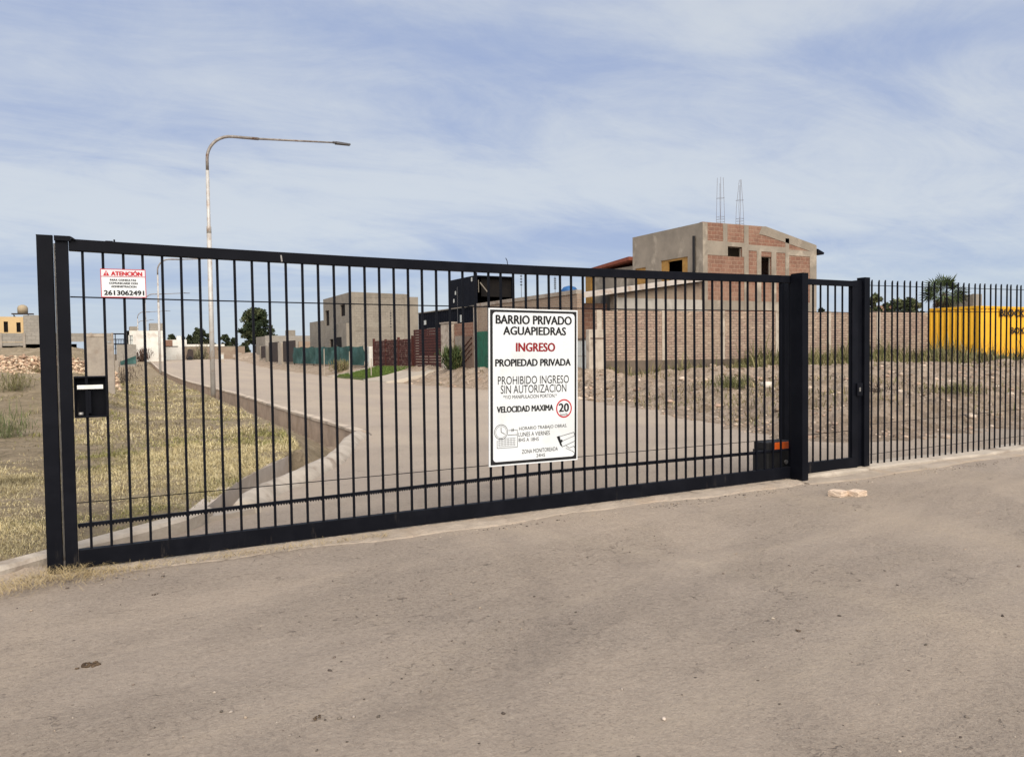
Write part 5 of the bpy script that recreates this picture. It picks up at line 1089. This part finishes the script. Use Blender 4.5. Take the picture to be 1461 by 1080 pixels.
# electric fence standards on the walls
for i, (x, y, z, h, lab) in enumerate(((17.75, 31.6, 4.05, 1.5, 'tall electric fence standard on the brick wall right of the black containers'), (17.75, 38.8, 3.3, 1.9, 'thin electric fence standard left of the upper black container'), (17.75, 28.6, 3.9, .95, 'short electric fence standard near the pale shed roof'), (17.7, 49.5, 2.5, 2.0, 'far electric fence standard over the red timber fence'))):
    t = thing('fence_standard', lab, 'fence post', (x, y, z)); MB().tube([(0, 0, -.2), (0, 0, h)], .014, 6).build('rod', 'lampgrey', t)
    b = MB()
    for k in range(6): b.tube([(-.05, 0, h*.45+k*h*.09), (.05, 0, h*.45+k*h*.09)], .022, 6)
    b.build('insulator', 'rubberblack', t)

# perimeter brick wall (slightly skewed) with concrete columns
pw = thing('perimeter_wall', 'long weathered brick boundary wall with pale concrete columns and a dark footing', 'wall', (17.95, 25.85, .55), math.atan2(-.167, 1))
wall_mb(17.6, [(i*.4, 2.67+rng.uniform(-.018, .018)) for i in range(45)], .22).build('brickwork', 'oldbrick', pw); MB().box(.4, 17.55, -.06, -.001, -.5, .62).build('plinth', mottled('damp_plinth', (.105, .082, .062), (.15, .118, .09), 1.2, .95), pw)
for x in (.05, 3.05, 5.9, 8.75, 11.55, 14.4): MB().box(x, x+.22, -.03, .25, -.3, 2.70).build('column', 'kerb', pw)

# two storey brick house
hb = thing('brick_house', 'unfinished two storey brick and cement house with starter bars on its roof', 'house', (25.65, 28, .9))
HZ = lambda z: z-.9
TOP = [(0, HZ(7.66)), (4.15, HZ(7.70)), (7.85, HZ(6.96))]
w1 = (1.60, 2.55, HZ(6.10), HZ(6.58)); w2 = (3.85, 4.55, HZ(5.15), HZ(6.20))
wall_mb(7.85, TOP, .2, [w1, w2]).build('brick_wall', 'redbrick', hb)
LWALL = [(2.33, 4.35, HZ(4.6), HZ(6.14)), (.2, 1.1, HZ(4.9), HZ(5.95))]
wall_mb(5.4, HZ(7.64), .2, LWALL).build('rendered_wall', 'render2', hb, (-.002, 5.4, 0), WEST)
wall_mb(5.0, HZ(6.9), .2).build('back_wall', 'redbrick', hb, (7.65, .21, 0), math.pi/2) if False else MB().box(7.62, 7.845, .205, 5.4, 0, HZ(6.9)).build('back_wall', 'redbrick', hb)
MB().box(.2, 7.6, 5.2, 5.4, 0, HZ(5.0)).build('rear_wall', 'redbrick', hb); MB().box(.2, 3.2, 5.2, 5.398, HZ(5.0), HZ(7.0)).build('rear_wall', 'redbrick', hb)
MB().add([(.2, .2, HZ(7.2)), (4.15, .2, HZ(7.3)), (7.62, .2, HZ(6.6)), (7.62, 5.4, HZ(6.6)), (4.15, 5.4, HZ(7.3)), (.2, 5.4, HZ(7.2)), (.2, .2, HZ(7.1)), (4.15, .2, HZ(7.2)), (7.62, .2, HZ(6.5)), (7.62, 5.4, HZ(6.5)), (4.15, 5.4, HZ(7.2)), (.2, 5.4, HZ(7.1))],
          [(0, 1, 4, 5), (1, 2, 3, 4), (11, 10, 7, 6), (10, 9, 8, 7), (0, 6, 7, 1), (1, 7, 8, 2), (3, 9, 10, 4), (4, 10, 11, 5), (2, 8, 9, 3), (5, 11, 6, 0)]).build('roof', 'plaster', hb)
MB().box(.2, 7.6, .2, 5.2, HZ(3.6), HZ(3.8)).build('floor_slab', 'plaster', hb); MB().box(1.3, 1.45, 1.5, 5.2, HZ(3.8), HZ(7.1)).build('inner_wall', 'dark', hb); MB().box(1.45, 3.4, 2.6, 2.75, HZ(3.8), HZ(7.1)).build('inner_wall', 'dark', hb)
cm_ = 'render2'
def fp(x0, x1, z0, z1, nm='column', pr=.02): return MB().box(x0, x1, -pr, -.001, HZ(z0), HZ(z1)).build(nm, cm_, hb)
fp(0, .30, .9, 7.62); fp(1.30, 1.58, 6.80, 7.66); fp(2.68, 2.98, .9, 7.66, pr=.023); fp(3.55, 3.84, 3.95, 6.45, pr=.023); fp(4.56, 4.90, 3.95, 6.45); fp(5.55, 5.82, .9, 7.2); fp(7.35, 7.85, .9, 6.9, pr=.023)
fp(.30, 1.60, 6.12, 6.80, 'lintel_band', .017); fp(2.55, 2.68, 6.12, 6.80, 'lintel_band', .017); fp(1.60, 2.55, 6.59, 6.80, 'lintel_band', .017); fp(2.98, 5.55, 6.45, 6.74, 'ring_beam', .017); fp(5.82, 7.35, 6.35, 6.64, 'ring_beam', .017); fp(.30, 7.35, 3.50, 3.95, 'floor_beam', .014)
MB().add([(3.7, -.02, HZ(7.30)), (4.15, -.02, HZ(7.25)), (7.85, -.02, HZ(6.55)), (7.85, -.02, HZ(6.97)), (4.15, -.02, HZ(7.71)), (3.9, -.02, HZ(7.69)), (3.7, -.001, HZ(7.30)), (4.15, -.001, HZ(7.25)), (7.85, -.001, HZ(6.55)), (7.85, -.001, HZ(6.97)), (4.15, -.001, HZ(7.71)), (3.9, -.001, HZ(7.69))],
         [(0, 1, 4, 5), (1, 2, 3, 4), (5, 4, 10, 11), (4, 3, 9, 10), (0, 6, 7, 1), (1, 7, 8, 2), (2, 8, 9, 3), (5, 11, 6, 0)]).build('gable_render', 'render2', hb)
MB().box(-.01, 7.9, -.03, .21, HZ(7.70), HZ(7.74)).build('parapet_cap', 'plaster', hb) if False else None
for (a, c, z0, z1) in (w1, w2): MB().box(a, a+.04, .08, .14, z0, z1).box(c-.04, c, .08, .14, z0, z1).box(a, c, .08, .14, z1-.03, z1).build('window', 'plaster', hb)
b = MB(); a, c, z0, z1 = LWALL[0]
fo = MB().box(a, a+.5, .06, .14, z0, z1).box(c-.45, c, .06, .14, z0, z1).box(a+.5, c-.45, .06, .12, z1-.10, z1).build('window_frame', 'ochrewood', hb, (-.002, 5.4, 0), WEST)
a, c, z0, z1 = LWALL[1]; MB().box(a, c, .06, .14, z0, z1).build('window_shutter', 'ochrewood', hb, (-.002, 5.4, 0), WEST)
MB().tube([(-.09, .50, HZ(7.05)), (-.09, .50, HZ(5.4)), (-.09, .58, HZ(5.15)), (-.09, .85, HZ(5.0))], .07, 8).build('downpipe', 'rubberblack', hb)
MB().add([(7.85, -.1, HZ(6.78)), (8.35, -.1, HZ(6.60)), (8.35, 5, HZ(6.60)), (7.85, 5, HZ(6.78)), (7.85, -.1, HZ(6.55)), (8.30, -.1, HZ(6.50)), (8.30, 5, HZ(6.50)), (7.85, 5, HZ(6.55))], [(0, 1, 2, 3), (7, 6, 5, 4), (0, 4, 5, 1), (1, 5, 6, 2), (2, 6, 7, 3), (3, 7, 4, 0)]).build('eave', 'blacksteel', hb)
for i, (x, lean_) in enumerate(((1.28, 0.0), (2.55, .1))):
    b = MB()
    for k, (dx, dy) in enumerate(((-.15, 0), (.15, 0), (-.15, .28), (.15, .28))):
        b.tube([(x+dx, .0+dy, HZ(7.4)), (x+dx*(.7 if i == 0 else .55), dy, HZ(8.6)), (x+dx*(.55 if i == 0 else .12)-(.03 if i == 0 else .06), dy*(.8 if i == 0 else .3), HZ(9.88-(.25 if k == 3 else 0)))], 0.007, 5)
    for z in (7.75, 7.88, 8.0, 8.9): b.tube([(x-.13, 0, HZ(z)), (x+.13, 0, HZ(z)), (x+.13, .28, HZ(z)), (x-.13, .28, HZ(z)), (x-.13, 0, HZ(z))], .005, 5)
    b.build('starter_bars', 'rust', hb)
# rear annex with red roof edge, and the pale shed roof
MB().box(.1, 5, 5.42, 9.9, 0, HZ(6.15)).build('annex_body', 'render2', hb)
MB().add([(-.25, 5.42, HZ(6.62)), (-.25, 10.2, HZ(6.28)), (4.5, 10.2, HZ(6.28)), (4.5, 5.42, HZ(6.62)), (-.25, 5.42, HZ(6.44)), (-.25, 10.2, HZ(6.12)), (4.5, 10.2, HZ(6.12)), (4.5, 5.42, HZ(6.44))], [(0, 1, 2, 3), (7, 6, 5, 4), (0, 4, 5, 1), (1, 5, 6, 2), (2, 6, 7, 3), (3, 7, 4, 0)]).build('annex_roof', 'roofred', hb)
MB().box(-.05, .08, 9.3, 9.85, 0, HZ(6.12)).build('annex_post', 'ochrewood', hb)
sh = thing('lean_to_shed', 'lean-to shed with a pale sheet roof climbing towards the brick house', 'shed', (18.2, 28, .8))
SZ = lambda z: z-.8
def slab(p, th): # 4 corners sloped
    t_ = [Vector(q) for q in p]; return MB().add(t_+[q-Vector((0, 0, th)) for q in t_], [(0, 1, 2, 3), (7, 6, 5, 4), (0, 4, 5, 1), (1, 5, 6, 2), (2, 6, 7, 3), (3, 7, 4, 0)])
slab([(0, -.35, SZ(4.05)), (7.4, -.35, SZ(5.08)), (7.4, 8.2, SZ(5.08)), (0, 8.2, SZ(4.05))], .05).build('roof', 'roofmetal', sh)
slab([(0, -.36, SZ(4.02)), (7.4, -.36, SZ(5.05)), (7.4, -.30, SZ(5.05)), (0, -.30, SZ(4.02))], .20).build('fascia', 'roofmetal', sh)
slab([(-.01, -.30, SZ(4.0)), (.05, -.30, SZ(4.0)), (.05, 8.2, SZ(4.0)), (-.01, 8.2, SZ(4.0))], .20).build('fascia', 'roofmetal', sh)
wall_mb(5.0, [(0, SZ(4.12)), (5.0, SZ(4.80))], .2).build('brick_wall', 'tanbrick', sh, (2.42, .05, 0)); MB().box(2.42, 7.42, .02, .049, SZ(3.42), SZ(3.95)).build('ring_beam', mottled('pale_beam', (.46, .43, .38), (.37, .345, .30), 1.0, .9, (.30, .28, .24), .8), sh); MB().box(2.25, 2.45, .0, .3, SZ(.9), SZ(4.2)).build('column', 'kerb', sh)
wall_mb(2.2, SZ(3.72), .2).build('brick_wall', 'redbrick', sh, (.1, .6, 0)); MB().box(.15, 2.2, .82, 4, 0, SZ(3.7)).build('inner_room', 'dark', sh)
bt = thing('blue_water_tank', 'blue domed water tank half hidden behind the shed roof', 'water tank', (24.95, 38.6, 1.0)); MB().tube([(0, 0, 3.4), (0, 0, 4.2), (0, 0, 4.38), (0, 0, 4.46)], [.50, .50, .36, .1], 18).build('tank', 'tankblue', bt, smooth=True)
b = MB()
for x in (-.4, .4):
    for y in (-.4, .4): b.box(x-.06, x+.06, y-.06, y+.06, -.3, 3.3)
b.box(-.6, .6, -.6, .6, 3.3, 3.4).build('stand', 'concrete', bt)
t = thing('red_brick_annex', 'small red brick building showing over the wall left of the palm', 'building', (63.3, 46, 1.2)); wall_mb(1.9, 4.2, .2).build('wall', 'redbrick', t); MB().box(.02, 1.88, .2, 3, 0, 4.15).build('body', 'redbrick', t)
t = thing('grey_tower_block', 'plain grey block house end just right of the palm', 'building', (74.6, 44, 1.2)); wall_mb(1.35, 5.4, .2).build('wall', 'plaster', t); MB().box(.02, 1.33, .2, 3, 0, 5.35).build('body', 'plaster', t)
# yellow container office: local x along one face; the near corner stands towards the gate
yc = container('yellow_container', 'bright yellow corrugated container with black lettering standing in the weeds', 'container', 6.06, 2.50, 2.52, (36.05, 21.0, .93), 0, 'yellow', .28, .045)
text(yc, 'BLOCK', 1.65, 3.75, 2.04, 2.38, 'signblack', -.006, .06); text(yc, 'BOX', 2.55, 3.75, 1.22, 1.54, 'signblack', -.006, .06)
